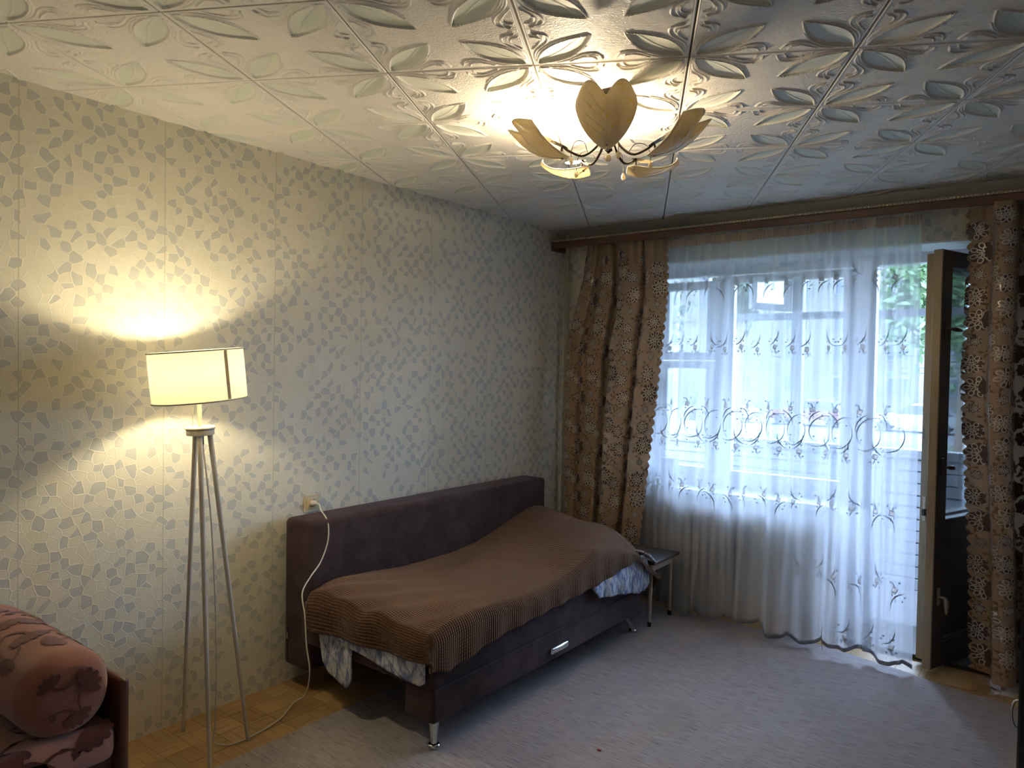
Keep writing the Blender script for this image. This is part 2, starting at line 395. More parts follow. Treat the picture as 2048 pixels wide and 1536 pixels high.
# parquet blocks: one block = five slats with open joints
def parquet_mesh():
    mb = MB(); B = .1145; w = B / 5
    for k in range(5):
        y0 = -B / 2 + k * w + .0001; y1 = y0 + w - .0002; b = .0003
        mb.add([(-B / 2, y0, -.003), (B / 2, y0, -.003), (B / 2, y1, -.003), (-B / 2, y1, -.003),
                (-B / 2 + b, y0 + b * .6, -.0003 * (k % 2)), (B / 2 - b, y0 + b * .6, -.0003 * (k % 2)), (B / 2 - b, y1 - b * .6, -.0003 * (k % 2)), (-B / 2 + b, y1 - b * .6, -.0003 * (k % 2))],
               [(4, 5, 6, 7), (0, 1, 5, 4), (1, 2, 6, 5), (2, 3, 7, 6), (3, 0, 4, 7)])
    return mb
blk = part('parquet_block', parquet_mesh(), M['parquet'], FLOOR)
PB = .1155; first = True
def put_block(i, j):
    global first
    b = blk
    if not first:
        b = blk.copy(); COL.objects.link(b); b.parent = FLOOR
    first = False
    b.location = ((i + .5) * PB, (-j - .5) * PB, random.uniform(-.0006, 0))
    b.rotation_euler = (random.uniform(-.002, .002), random.uniform(-.002, .002), PI / 2 if (i + j) % 2 else 0)
for i in range(4):
    for j in range(31): put_block(i, j)
for i in range(4, 27):
    for j in range(4): put_block(i, j)

o = part('ceiling', MB().box(-.2, XR + .2, YN - .2, .45, H + .022, H + .2), M['grout']); CEIL = tag(o, 'ceiling of embossed foam tiles with raised leaf pattern', 'ceiling', kind='structure')
# ---- embossed tile: relief as geometry
def tile_relief(n):
    T = .498; g = np.linspace(-T / 2, T / 2, n); X, Y = np.meshgrid(g, g, indexing='ij')
    qx = .25 - np.abs(X); qy = .25 - np.abs(Y)
    s = (qx + qy) / math.sqrt(2); t = np.abs(qx - qy) / math.sqrt(2)
    def dist(pts):
        d = np.full(s.shape, 9.0)
        for (a0, b0), (a1, b1) in zip(pts[:-1], pts[1:]):
            ax, ay = a1 - a0, b1 - b0; L = ax * ax + ay * ay
            k = np.clip(((s - a0) * ax + (t - b0) * ay) / L, 0, 1)
            d = np.minimum(d, np.hypot(s - a0 - k * ax, t - b0 - k * ay))
        return d
    def crv(kn, m=26): return [(p[0], p[1]) for p in spline([(a, b, 0) for a, b in kn], m)]
    S0, S1 = .030, .278
    def wid(u): return .047 * np.sin(PI * np.clip(u, 0, 1) ** .92) ** .85
    us = np.linspace(0, 1, 40)
    leaf = [(S0 + u * (S1 - S0), float(wid(u))) for u in us]
    u = (s - S0) / (S1 - S0); inside = (u > 0) & (u < 1) & (t < wid(u))
    ridge = lambda d, wd: np.exp(-(d / wd) ** 2)
    h = .0056 * ridge(dist(leaf), .0027)
    lines = [([(.045, .027), (.075, .050), (.110, .064), (.150, .068), (.180, .081), (.197, .106), (.182, .142)], .0036),
             ([(.098, .076), (.130, .081), (.156, .092), (.168, .112), (.160, .134)], .0034),
             ([(.040, .016), (.075, .041), (.115, .0545), (.160, .0555), (.212, .0435)], .0030),
             ([(.182, .142), (.186, .122), (.174, .098), (.150, .084)], .0022)]
    for kn, hh in lines: h += 1.35 * hh * ridge(dist(crv(kn)), .0021)
    prof = np.where(inside, 1 - (t / np.maximum(wid(u), 1e-4)) ** 2, 0)
    h -= np.where(inside, .0050 * prof, 0)                       # hollow leaf blade
    sgn = np.sign(qx - qy)
    h += np.where(inside, .0016 * ridge(np.abs(t * sgn - .010 * np.sin(u * PI * 1.4)), .0022), 0)   # mid vein
    edge = np.minimum(T / 2 - np.abs(X), T / 2 - np.abs(Y))
    h += .0022 * ridge(edge - .004, .0028); h -= .0085 * np.exp(-np.maximum(edge, 0) / .0013)
    smooth = np.clip(inside * 1.0 + ridge(dist(crv(lines[0][0])), .012) + (edge < .010), 0, 1)
    tint = np.where(inside, .30 + .70 * np.clip(prof * 1.3, 0, 1), 0)
    joint = np.clip(1 - edge / .0022, 0, 1) * .75
    return X, Y, h, tint, joint, smooth
TN = 190
TX, TY, TH, TT, TJ, TS = tile_relief(TN)
def tile_mesh():
    me = bpy.data.meshes.new('ceiling_tile')
    vs = np.stack([TX.ravel(), TY.ravel(), -TH.ravel()], -1)
    idx = np.arange(TN * TN).reshape(TN, TN)
    f = np.stack([idx[:-1, :-1].ravel(), idx[:-1, 1:].ravel(), idx[1:, 1:].ravel(), idx[1:, :-1].ravel()], -1)
    me.from_pydata(vs.tolist(), [], f.tolist())
    at = me.color_attributes.new('tint', 'FLOAT_COLOR', 'POINT')
    at.data.foreach_set('color', np.stack([TT.ravel(), TJ.ravel(), TS.ravel(), np.ones(TN * TN)], -1).astype(np.float32).ravel())
    me.polygons.foreach_set('use_smooth', [True] * len(me.polygons)); me.materials.append(M['tile']); me.update(); return me
TME = tile_mesh()
AL = .47941; cA, sA = math.cos(AL), math.sin(AL); T0 = Vector((.468, -3.728))
YC = -.10                                                        # tiles end here, a bent strip leads down to the wall
for i in range(-4, 9):
    for j in range(-8, 9):
        cx = T0.x + .5 * ((i + .5) * cA - (j + .5) * sA); cy = T0.y + .5 * ((i + .5) * sA + (j + .5) * cA)
        cor = [(cx + .25 * (a * cA - b * sA), cy + .25 * (a * sA + b * cA)) for a in (-1, 1) for b in (-1, 1)]
        x0, x1 = min(c[0] for c in cor), max(c[0] for c in cor); y0, y1 = min(c[1] for c in cor), max(c[1] for c in cor)
        if x1 < .01 or x0 > XR - .01 or y1 < YN + .01 or y0 > YC - .01: continue
        me = TME
        if x0 < 0 or x1 > XR or y0 < YN or y1 > YC:
            bm = bmesh.new(); bm.from_mesh(TME); Ri = Matrix.Rotation(-AL, 3, 'Z')
            for pt, nr in (((0, 0), (-1, 0)), ((XR, 0), (1, 0)), ((0, YN), (0, -1)), ((0, YC), (0, 1))):
                lp = Ri @ Vector((pt[0] - cx, pt[1] - cy, 0)); ln = Ri @ Vector((nr[0], nr[1], 0))
                bmesh.ops.bisect_plane(bm, geom=list(bm.verts) + list(bm.edges) + list(bm.faces), plane_co=lp, plane_no=ln, clear_outer=True)
            if len(bm.faces) == 0: bm.free(); continue
            me = bpy.data.meshes.new('ceiling_tile_cut'); bm.to_mesh(me); bm.free(); me.materials.clear(); me.materials.append(M['tile'])
        t = bpy.data.objects.new('ceiling_tile', me); COL.objects.link(t); t.parent = CEIL
        t.location = (cx, cy, H + random.uniform(-.0008, .0008)); t.rotation_euler = (random.uniform(-.0012, .0012), random.uniform(-.0012, .0012), AL)
# bent strip of tile between ceiling and window wall
P = [[(x, YC - .006 + .106 * k, H + .001 - .064 * k ** 1.1 + .006 * k * math.sin(x * 2.1)) for k in (0, .25, .5, .75, 1)] for x in np.linspace(0, XR, 60)]
o = part('trim_1', MB().grid(P), M['bent_strip'], smooth=True); tag(o, 'bent strip of ceiling tile sloping down to the window wall', 'trim', kind='structure')

o = part('wall_left', MB().box(-.25, 0, YN - .2, .3, -.1, H + .1), M['paper']); tag(o, 'long left wall in cream and grey mosaic wallpaper', 'wall', kind='structure')
WX0, WX1, DX1, SILL, HEAD = .60, 1.95, 2.87, .74, 2.27
mb = MB()
mb.box(0, WX0, 0, .42, -.1, H + .1).box(WX0, WX1, 0, .42, -.1, SILL).box(WX0, DX1, 0, .42, HEAD, H + .1).box(DX1, XR + .2, 0, .42, -.1, H + .1)
WALLF = tag(part('wall_far', mb, M['paper']), 'window wall in mosaic wallpaper behind the curtains', 'wall', kind='structure')
part('reveal', MB().box(WX0, DX1, .004, .42, HEAD - .008, HEAD + .002), M['plaster'], WALLF)
part('reveal', MB().box(WX0 - .002, WX0 + .008, .004, .42, SILL, HEAD), M['plaster'], WALLF)
part('reveal', MB().box(DX1 - .008, DX1 + .002, .004, .42, 0, HEAD), M['plaster'], WALLF)
part('reveal', MB().add([(WX1 - .01, .002, 0), (WX1 + .012, .002, 0), (WX1 + .11, .30, 0), (WX1 - .01, .30, 0), (WX1 - .01, .002, SILL - .02), (WX1 + .012, .002, SILL - .02), (WX1 + .11, .30, SILL - .02), (WX1 - .01, .30, SILL - .02)],
                        [(0, 1, 5, 4), (1, 2, 6, 5), (2, 3, 7, 6), (4, 5, 6, 7)]), M['plaster'], WALLF)
# a loose patch of the same paper above the balcony door
part('paper_patch', MB().box(2.40, 2.62, -.0015, .002, 2.275, 2.385), M['paper'], WALLF)
o = part('wall_right', MB().box(XR, XR + .2, YN - .2, 0, -.1, H + .1), M['plaster']); tag(o, 'plain white right wall beside the wardrobe', 'wall', kind='structure')
o = part('wall_near', MB().box(-.2, XR + .2, YN - .2, YN, -.1, H + .1), M['plaster']); tag(o, 'plain white near wall', 'wall', kind='structure')

# ---- window
WIN = thing('window_1', (1.3, .3, SILL), 'white wooden window with small upper vent behind the sheer curtain', 'window', kind='structure')
Y0, Y1 = .29, .38
def member(name, x0, x1, z0, z1, y0=Y0, y1=Y1, m='white', par=None): return part(name, MB().rbox(x0, x1, y0, y1, z0, z1, .004, 1), M[m], par or WIN)
member('frame_jamb', .60, .66, .77, 2.27); member('frame_mullion', 1.06, 1.14, .82, 2.20); member('frame_jamb', 1.93, 2.06, .0, 2.20)
member('frame_jamb', 2.725, 2.868, .06, 2.27); member('frame_head', .60, 2.73, 2.20, 2.27); member('frame_sill_rail', .66, 1.93, .75, .82)
def sash(name, x0, x1, z0, z1, st=.055):
    s = part(name, MB().rbox(x0, x0 + st, .27, .33, z0, z1, .004, 1).rbox(x1 - st, x1, .27, .33, z0, z1, .004, 1)
             .rbox(x0 + st, x1 - st, .27, .33, z0, z0 + st, .004, 1).rbox(x0 + st, x1 - st, .27, .33, z1 - st, z1, .004, 1), M['white'], WIN)
    part('pane', MB().box(x0 + st - .005, x1 - st + .005, .298, .302, z0 + st - .005, z1 - st + .005), M['glass'], s)
sash('vent_sash', .665, 1.058, 1.62, 2.165); sash('lower_sash', .665, 1.058, .825, 1.615, .052); sash('large_sash', 1.142, 1.928, .825, 2.19, .048)
part('window_sill', MB().rbox(.52, 1.93, -.05, .29, SILL - .005, SILL + .027, .006, 2), M['white'], WIN)
part('window_latch', MB().rbox(1.02, 1.04, .255, .272, 1.05, 1.16, .004, 1).rbox(1.022, 1.038, .235, .258, 1.10, 1.115, .003, 1), M['nickel'], WIN)

# ---- balcony threshold and door leaves
o = part('trim_2', MB().rbox(1.97, 2.86, -.085, .42, .001, .027, .006, 2), M['brown_shaded_door']); tag(o, 'raised wooden threshold under the balcony door', 'trim', kind='structure')
def leaf(name, origin, ang, W, z0, z1, label, zg0=.80, zg1=2.10, handles=True):
    """door leaf: local x from the free edge to the hinge, local y thickness away from the camera side"""
    D = thing(name, (origin[0], origin[1], z0), label, 'door', kind='structure')
    d = Vector((math.cos(ang), math.sin(ang), 0)); n = Vector((-math.sin(ang), math.cos(ang), 0))
    Mx = Matrix(((d.x, n.x, 0, origin[0]), (d.y, n.y, 0, origin[1]), (0, 0, 1, 0), (0, 0, 0, 1)))
    th = .045; st = .10
    def q(nm, m, mb, par=None, **k): return part(nm, mb.xform(Mx), M[m], par or D, **k)
    q('stile', 'brown_shaded_door', MB().rbox(.002, st, 0, th, z0, z1, .003, 1)); q('stile', 'brown_shaded_door', MB().rbox(W - st, W, 0, th, z0, z1, .003, 1))
    q('edge_strip', 'beige_door', MB().rbox(-.006, .003, .001, th - .001, z0, z1, .002, 1))
    q('top_rail', 'brown_shaded_door', MB().rbox(st, W - st, 0, th, zg1, z1, .003, 1)); q('lock_rail', 'brown_shaded_door', MB().rbox(st, W - st, 0, th, zg0 - .11, zg0, .003, 1))
    q('bottom_rail', 'brown_shaded_door', MB().rbox(st, W - st, 0, th, z0, z0 + .13, .003, 1))
    p = q('panel', 'brown_shaded_door', MB().rbox(st - .004, W - st + .004, .016, th - .012, z0 + .125, zg0 - .105, .003, 1))
    q('panel_bead', 'brown_shaded_door', MB().rbox(st, st + .014, .004, .02, z0 + .13, zg0 - .11, .004, 1).rbox(W - st - .014, W - st, .004, .02, z0 + .13, zg0 - .11, .004, 1)
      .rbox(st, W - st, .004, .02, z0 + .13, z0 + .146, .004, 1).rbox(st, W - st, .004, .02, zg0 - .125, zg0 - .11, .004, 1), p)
    q('pane', 'glass', MB().box(st - .004, W - st + .004, .021, .025, zg0 - .004, zg1 + .004))
    if handles:
        for zz, down, m in ((1.78, 0, 'steel_dark'), (1.075, 0, 'steel_dark'), (.405, 1, 'nickel')):
            h = q('handle', m, MB().tube([(.045, 0, zz), (.045, -.035, zz)], .007))
            tip = [(.045, -.035, zz), (.050, -.040, zz - .03), (.052, -.040, zz - .085)] if down else [(.040, -.036, zz), (.075, -.040, zz - .002), (.135 if zz > 1.5 else .09, -.036, zz - .006)]
            q('lever', m, MB().tube(spline(tip, 7), [.007, .010, .012, .012, .011, .009, .005]), h, smooth=True)
            q('rosette', m, MB().rbox(.032, .058, -.006, .0, zz - .045, zz + .045, .002, 1), h)
    else:
        q('latch_bolt', 'steel_dark', MB().rbox(-.028, -.004, .006, .024, .80, .835, .003, 1))
        q('latch_plate', 'nickel', MB().rbox(-.0085, -.005, .012, .030, .77, .90, .001, 1))
    q('hinge', 'steel_dark', MB().tube([(W + .004, -.006, z0 + .25), (W + .004, -.006, z0 + .35)], .008)); q('hinge', 'steel_dark', MB().tube([(W + .004, -.006, z1 - .35), (W + .004, -.006, z1 - .25)], .008))
    return D
DA = math.radians(70)
leaf('door_1', (2.475, -.281), DA, .66, .032, 2.185, 'inner balcony door leaf with a shade-darkened face standing open into the room')
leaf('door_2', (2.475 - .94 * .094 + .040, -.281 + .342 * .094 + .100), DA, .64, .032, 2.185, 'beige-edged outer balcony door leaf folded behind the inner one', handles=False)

# ---- balcony
o = part('balcony_floor', MB().box(-2.2, 5.2, .42, 1.56, -.14, -.02), M['concrete']); tag(o, 'concrete balcony floor outside the window', 'floor', kind='structure')
o = part('balcony_ceiling', MB().box(-2.2, 5.2, .42, 1.56, 2.50, 2.66), M['plaster']); tag(o, 'balcony ceiling slab outside the window', 'ceiling', kind='structure')
for k, xx in enumerate((-2.2, 5.1)):
    o = part('balcony_wall', MB().box(xx, xx + .1, .42, 1.5, -.02, 2.5), M['plaster']); tag(o, ('left', 'right')[k] + ' end wall of the balcony', 'wall', kind='structure')
PAR = thing('balcony_parapet', (1.3, 1.45, -.02), 'waist-high balcony parapet of pale horizontal planks', 'parapet', kind='structure')
for k in range(11):
    part('plank', MB().rbox(-2.1, 5.1, 1.42 + random.uniform(-.003, .003), 1.47, -.02 + k * .0865, -.02 + k * .0865 + .081, .006, 1), M['balcony'], PAR)
part('parapet_backing', MB().box(-2.1, 5.1, 1.472, 1.50, -.02, .93), M['concrete'], PAR)
GLZ = thing('window_2', (1.3, 1.44, .95), 'white balcony glazing with a high crossbar and posts', 'window', kind='structure')
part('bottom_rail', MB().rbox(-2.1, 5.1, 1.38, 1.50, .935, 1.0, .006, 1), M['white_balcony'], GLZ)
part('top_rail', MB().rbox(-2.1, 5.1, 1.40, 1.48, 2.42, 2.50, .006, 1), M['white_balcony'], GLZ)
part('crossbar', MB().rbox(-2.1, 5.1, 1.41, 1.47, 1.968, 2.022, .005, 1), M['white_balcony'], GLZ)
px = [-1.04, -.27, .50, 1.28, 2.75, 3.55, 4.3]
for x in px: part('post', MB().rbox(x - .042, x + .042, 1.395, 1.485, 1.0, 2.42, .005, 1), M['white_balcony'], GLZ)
xs = [-2.1] + px + [5.1]
for a, b in zip(xs[:-1], xs[1:]):
    part('pane', MB().box(a + .045, b - .045, 1.438, 1.442, 1.0, 1.968), M['glass'], GLZ)
    if (a, b) != (.50, 1.28): part('pane', MB().box(a + .045, b - .045, 1.438, 1.442, 2.022, 2.42), M['glass'], GLZ)
# open vent sash hinged at the post
va = math.radians(180 + 62); dv = Vector((math.cos(va), math.sin(va), 0)); nv = Vector((-dv.y, dv.x, 0))
Mv = Matrix(((dv.x, nv.x, 0, 1.225), (dv.y, nv.y, 0, 1.40), (0, 0, 1, 0), (0, 0, 0, 1)))
VS = thing('balcony_vent_sash', (1.225, 1.40, 2.03), 'small white vent sash standing open above the balcony crossbar', 'window', kind='structure')
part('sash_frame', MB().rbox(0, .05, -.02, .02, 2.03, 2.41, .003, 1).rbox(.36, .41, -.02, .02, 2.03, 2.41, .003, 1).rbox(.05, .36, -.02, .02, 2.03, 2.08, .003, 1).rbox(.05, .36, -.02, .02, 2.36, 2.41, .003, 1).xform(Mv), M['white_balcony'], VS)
part('pane', MB().box(.045, .365, -.002, .002, 2.075, 2.365).xform(Mv), M['glass'], VS)

# ---- outdoors
GZ = -1.4
o = part('lawn', MB().box(-90, 60, 1.6, 31, GZ - .2, GZ), M['lawn']); tag(o, 'green lawn below the balcony', 'lawn', kind='structure')
o = part('road', MB().box(-90, 60, 31, 50, GZ - .2, GZ - .02), M['asphalt']); tag(o, 'grey parking road in front of the apartment block', 'road', kind='structure')
o = part('far_lawn', MB().box(-90, 60, 50, 90, GZ - .2, GZ), M['lawn']); tag(o, 'strip of lawn along the apartment block', 'lawn', kind='structure')
BLD = thing('apartment_block', (-16, 62, GZ), 'long cream apartment block across the road', 'building')
part('facade', MB().box(-52, 20, 62, 74, GZ, 14.2), M['facade'], BLD); part('roof_edge', MB().box(-52.4, 20.4, 61.6, 74.4, 14.2, 14.6), M['concrete'], BLD)
fw = None
for r in range(5):
    for c in range(17):
        x = -50 + c * 4.1; z = -.15 + r * 2.8; wide = c % 2 == 0
        ww = 2.0 if wide else 1.3
        f = part('window', MB().box(x, x + ww, 61.94, 62.05, z, z + 1.45), M['facwhite'], BLD)
        mb = MB(); k = 3 if wide else 2
        for i in range(k): mb.box(x + .08 + i * (ww - .08) / k, x + (i + 1) * (ww - .08) / k, 61.92, 62.0, z + .09, z + 1.36)
        part('pane', mb, M['facwin'], f)
    for c in (3, 9, 15):
        x = -51.9 + c * 4.1 + 5.0
        part('balcony', MB().box(x - 1.1, x + .3, 60.9, 62, -.4 + r * 2.8, .6 + r * 2.8), M['facwhite'], BLD)
def crown_mesh(n, seed, R):
    rg = np.random.default_rng(seed); c = rg.normal(size=(26, 3)); c /= np.linalg.norm(c, axis=1)[:, None]; c *= rg.uniform(.3, .85, (26, 1)) * np.array(R)
    mb = MB()
    for i in range(n):
        ctr = c[rg.integers(26)] + rg.normal(size=3) * np.array(R) * .22
        a = Vector(rg.normal(size=3)).normalized(); b = a.orthogonal().normalized(); s = rg.uniform(.10, .24)
        ctr = Vector(ctr); mb.add([ctr - a * s, ctr - b * s * .5, ctr + a * s, ctr + b * s * .5], [(0, 1, 2, 3)])
    return mb
crowns = {}
def tree(x, y, h, R, m, label, seed):
    T = thing('tree', (x, y, GZ), label, 'tree', 'trees beyond the balcony')
    part('trunk', MB().tube([(x, y, GZ), (x + .1, y, GZ + h * .4), (x - .05, y, GZ + h * .8)], [.22, .16, .06]), M['bark'], T)
    part('crown', crown_mesh(3800, seed, R).xform(Matrix.Translation((x, y, GZ + h * .62))), M[m], T)
tree(-8.8, 17, 9.0, (2.0, 2.0, 2.9), 'leaf2', 'leafy tree seen through the narrow left sash', 1)
tree(-8.2, 26, 12.0, (2.2, 2.2, 3.0), 'leaf2', 'leafy tree seen through the large window pane under the vent sash', 2)
tree(.2, 24, 10.0, (2.8, 2.4, 3.6), 'leaf1', 'bright green tree seen through the balcony door glass', 3)
tree(4.6, 20, 9.0, (2.4, 2.2, 3.2), 'leaf1', 'bright green tree standing right of the balcony door', 4)
tree(-20, 24, 11.0, (2.8, 2.6, 3.6), 'leaf2', 'leafy tree standing left of the window view', 5)
def car(x, y, m, label, flip=1):
    C = thing('parked_car', (x, y, GZ), label, 'car', 'parked cars across the lawn')
    sec = [(-2.1, .35), (-2.1, .75), (-1.9, .86), (-1.0, .92), (1.2, .92), (2.0, .80), (2.12, .60), (2.1, .30)]
    def ext(pts, y0, y1): 
        n = len(pts); return ([(x + flip * a, y + y0, GZ + b) for a, b in pts] + [(x + flip * a, y + y1, GZ + b) for a, b in pts],
                              [tuple(range(n)), tuple(range(2 * n - 1, n - 1, -1))] + [(i, n + i, n + (i + 1) % n, (i + 1) % n) for i in range(n)])
    part('body', MB().add(*ext(sec, -.85, .85)), m, C)
    part('cabin_glass', MB().add(*ext([(-1.75, .90), (-1.3, 1.36), (.2, 1.38), (.95, .90)], -.74, .74)), M['facwin'], C)
    part('roof', MB().add(*ext([(-1.32, 1.34), (-1.2, 1.43), (.05, 1.45), (.22, 1.36)], -.72, .72)), m, C)
    for a in (-1.35, 1.35):
        for b in (-.8, .8): part('wheel', MB().tube([(x + a, y + b - .1, GZ + .31), (x + a, y + b + .1, GZ + .31)], .31, 14), M['tyre'], C)
for x, y, c, lb in ((-13.6, 38, (.10, .105, .115), 'silver parked car seen through the left sash'), (-8.6, 38.5, (.075, .022, .02), 'red parked car seen through the large pane'),
                    (-3.2, 38, (.15, .155, .16), 'white parked car seen behind the right half of the window'), (2.2, 38, (.02, .026, .04), 'dark blue parked car right of the balcony door')):
    car(x, y, plain('car_paint', c, .3), lb, random.choice((-1, 1)))
for k, z in enumerate((2.05, 2.28, 2.80)):
    pts = [(xx, 30 + k * .4, z - .5 * (1 - ((xx + 10) / 22) ** 2)) for xx in np.linspace(-32, 12, 24)]
    o = part('overhead_wire', MB().tube(pts, .022, 5), M['wire']); tag(o, ('lowest', 'middle', 'topmost')[k] + ' of the three thin wires sagging across the view outside', 'wire', 'overhead wires')

# ================================================================== BY THE WINDOW
# cornice
CO = thing('curtain_cornice', (1.7, -.17, 2.42), 'dark wooden curtain cornice with a gilt bead edge along the window wall', 'cornice')
part('front_board', MB().rbox(.012, 3.30, -.185, -.165, 2.405, 2.452, .006, 2), M['cornice'], CO)
part('top_board', MB().box(.012, 3.30, -.165, -.02, 2.436, 2.452), M['cornice'], CO)
part('end_cap', MB().rbox(.006, .024, -.19, -.02, 2.39, 2.455, .006, 2), M['cornice'], CO)
part('curtain_rail', MB().rbox(.04, 3.28, -.125, -.105, 2.424, 2.437, .003, 1), M['white'], CO)
part('trim_strip', MB().box(.02, 3.30, -.186, -.176, 2.452, 2.464), M['strip'], CO)
mb = MB()
for k in range(178): mb.ball((.035 + k * .0183, -.187, 2.458), .0062, 6, (1.15, .7, .8))
part('bead_edge', mb, M['bead'], CO, smooth=True, kind='stuff')

# heating riser in the corner
RP = thing('heating_riser', (.066, -.062, 0), 'painted heating riser pipe in the corner behind the brown curtain', 'pipe')
part('pipe', MB().tube([(.066, -.062, 0), (.066, -.062, H)], .0165, 12), M['pipe'], RP, smooth=True, angle=60)
part('pipe_clip', MB().lathe([(.0175, 1.2), (.021, 1.2), (.021, 1.22), (.0175, 1.22)], Matrix.Translation((.066, -.062, 0)), 12), M['pipe'], RP)
# radiator
RD = thing('radiator', (1.05, -.07, .10), 'cast iron radiator of many ribs under the window behind the sheer', 'radiator')
def section(x):
    mb = MB().rbox(x - .010, x + .010, -.125, -.02, .13, .64, .009, 2).rbox(x - .024, x + .024, -.10, -.045, .13, .175, .012, 2).rbox(x - .024, x + .024, -.10, -.045, .60, .645, .012, 2)
    mb.rbox(x - .019, x + .019, -.128, -.112, .15, .63, .008, 2); return mb
sec = part('section', section(.66), M['radiator'], RD, smooth=True, angle=40)
for k in range(1, 14):
    c = sec.copy(); COL.objects.link(c); c.parent = RD; c.location.x += k * .0575
part('feed_pipe', MB().tube([(.086, -.07, .60), (.40, -.07, .60), (.65, -.07, .62)], .013, 8), M['pipe'], RD, smooth=True)
o = part('carton', MB().rbox(.80, .885, .03, .13, SILL + .028, SILL + .21, .003, 1), M['carton']); tag(o, 'pale upright carton on the window sill behind the sheer', 'box')
B = thing('plastic_bottle', (.725, .03, SILL + .028), 'clear ribbed bottle at the left end of the window sill', 'bottle')
prof = [(.001, 0), (.030, .002)] + [(.030 + .002 * (k % 2), .012 + k * .012) for k in range(11)] + [(.026, .155), (.013, .195), (.012, .205)]
part('body', MB().lathe(prof, Matrix.Translation((.725, .03, SILL + .028)), 16), M['bottle'], B, smooth=True)
part('cap', MB().lathe([(.014, .203), (.014, .222), (.001, .223)], Matrix.Translation((.725, .03, SILL + .028)), 12), M['white'], B)

# ---- cloth printed with motifs
class Cloth:
    def __init__(s, fn, wid): s.fn, s.wid = fn, wid          # fn(u,z) -> Vector, wid(z) = cloth width of u 0..1
    def at(s, u, z, off=0.0):
        p = s.fn(u, z)
        if off:
            e = .004; du = s.fn(u + e, z) - s.fn(u - e, z); dz = s.fn(u, z + .004) - s.fn(u, z - .004)
            n = du.cross(dz); n = n.normalized() if n.length > 1e-9 else Vector((0, -1, 0))
            p = p + n * off
        return p
    def disc(s, mb, c, pts, off):
        W = s.wid(c[1]); n = len(mb.v)
        vs = [s.at(c[0], c[1], off)] + [s.at(c[0] + a / W, c[1] + b, off) for a, b in pts]
        mb.add(vs, [(0, 1 + i, 1 + (i + 1) % len(pts)) for i in range(len(pts))])
    def ribbon(s, mb, c, pts, w, off, closed=False):
        """w: width or list of widths; pts local metres"""
        W = s.wid(c[1]); n = len(pts); vs = []; ws = w if isinstance(w, (list, tuple)) else [w] * n
        for i, (a, b) in enumerate(pts):
            p = pts[(i - 1) % n] if closed or i else pts[i]; q = pts[(i + 1) % n] if closed or i < n - 1 else pts[i]
            tx, tz = q[0] - p[0], q[1] - p[1]; L = math.hypot(tx, tz) or 1; nx, nz = -tz / L * ws[i] / 2, tx / L * ws[i] / 2
            vs += [s.at(c[0] + (a + nx) / W, c[1] + b + nz, off), s.at(c[0] + (a - nx) / W, c[1] + b - nz, off)]
        m = n if closed else n - 1
        mb.add(vs, [(2 * i, 2 * i + 1, 2 * ((i + 1) % n) + 1, 2 * ((i + 1) % n)) for i in range(m)])
def ring(cx, cy, rx, ry, rot, n=9):
    c, s = math.cos(rot), math.sin(rot); out = []
    for k in range(n):
        a = 2 * PI * k / n; x, y = rx * math.cos(a), ry * math.sin(a); out.append((cx + x * c - y * s, cy + x * s + y * c))
    return out
def flower(cl, fill, line, c, r, rot):
    lob = random.choice((7, 8, 9))
    cl.disc(fill, c, [((r * (1 + .11 * math.cos(lob * t + rot))) * math.cos(t), (r * (1 + .11 * math.cos(lob * t + rot))) * math.sin(t)) for t in [2 * PI * k / 28 for k in range(28)]], .0012)
    for k in range(lob):
        a = rot + 2 * PI * k / lob
        cl.ribbon(line, c, ring(r * .74 * math.cos(a), r * .74 * math.sin(a), r * .25, r * .19, a, 12), r * .10, .0024, True)
    for k in range(5):
        a = rot * 2 + 2 * PI * k / 5
        cl.ribbon(line, c, ring(r * .36 * math.cos(a), r * .36 * math.sin(a), r * .20, r * .13, a, 10), r * .095, .0024, True)
    cl.ribbon(line, c, ring(0, 0, r * .12, r * .10, 0, 6), r * .06, .0024, True)
def sprig_at(cl, mb, c, r, a0):
    for k in range(3):
        a = a0 + k * 2.1 + random.uniform(-.3, .3); L = r * random.uniform(.8, 1.2)
        ca, sa = math.cos(a), math.sin(a)
        loc = [(0, 0), (.3, .22), (.6, .25), (1, 0), (.6, -.25), (.3, -.22)]
        cx, cy = ca * L * .5, sa * L * .5
        pts = [((p * ca - q * sa) * L * .9 + cx * .3, (p * sa + q * ca) * L * .9 + cy * .3) for p, q in loc]
        W = cl.wid(c[1]); mb.add([cl.at(c[0] + p / W, c[1] + q, .0012) for p, q in pts], [(0, 1, 2, 3), (0, 3, 4, 5)])
    cl.ribbon(mb, c, [(-r * .9 * math.cos(a0 + 1), -r * .9 * math.sin(a0 + 1)), (0, 0), (r * math.cos(a0), r * math.sin(a0))], .003, .0012)
def smooth_profile(kn):
    K = [Vector((a, b, c)) for a, b, c in kn]
    pts = spline(K, 240); 
    S = [0]
    for p, q in zip(pts[:-1], pts[1:]): S.append(S[-1] + math.hypot(q.y - p.y, q.x - p.x))
    S = np.array(S); L = S[-1]; X = np.array([p.x for p in pts]); Y = np.array([p.y for p in pts])
    return S / L, X, Y, L
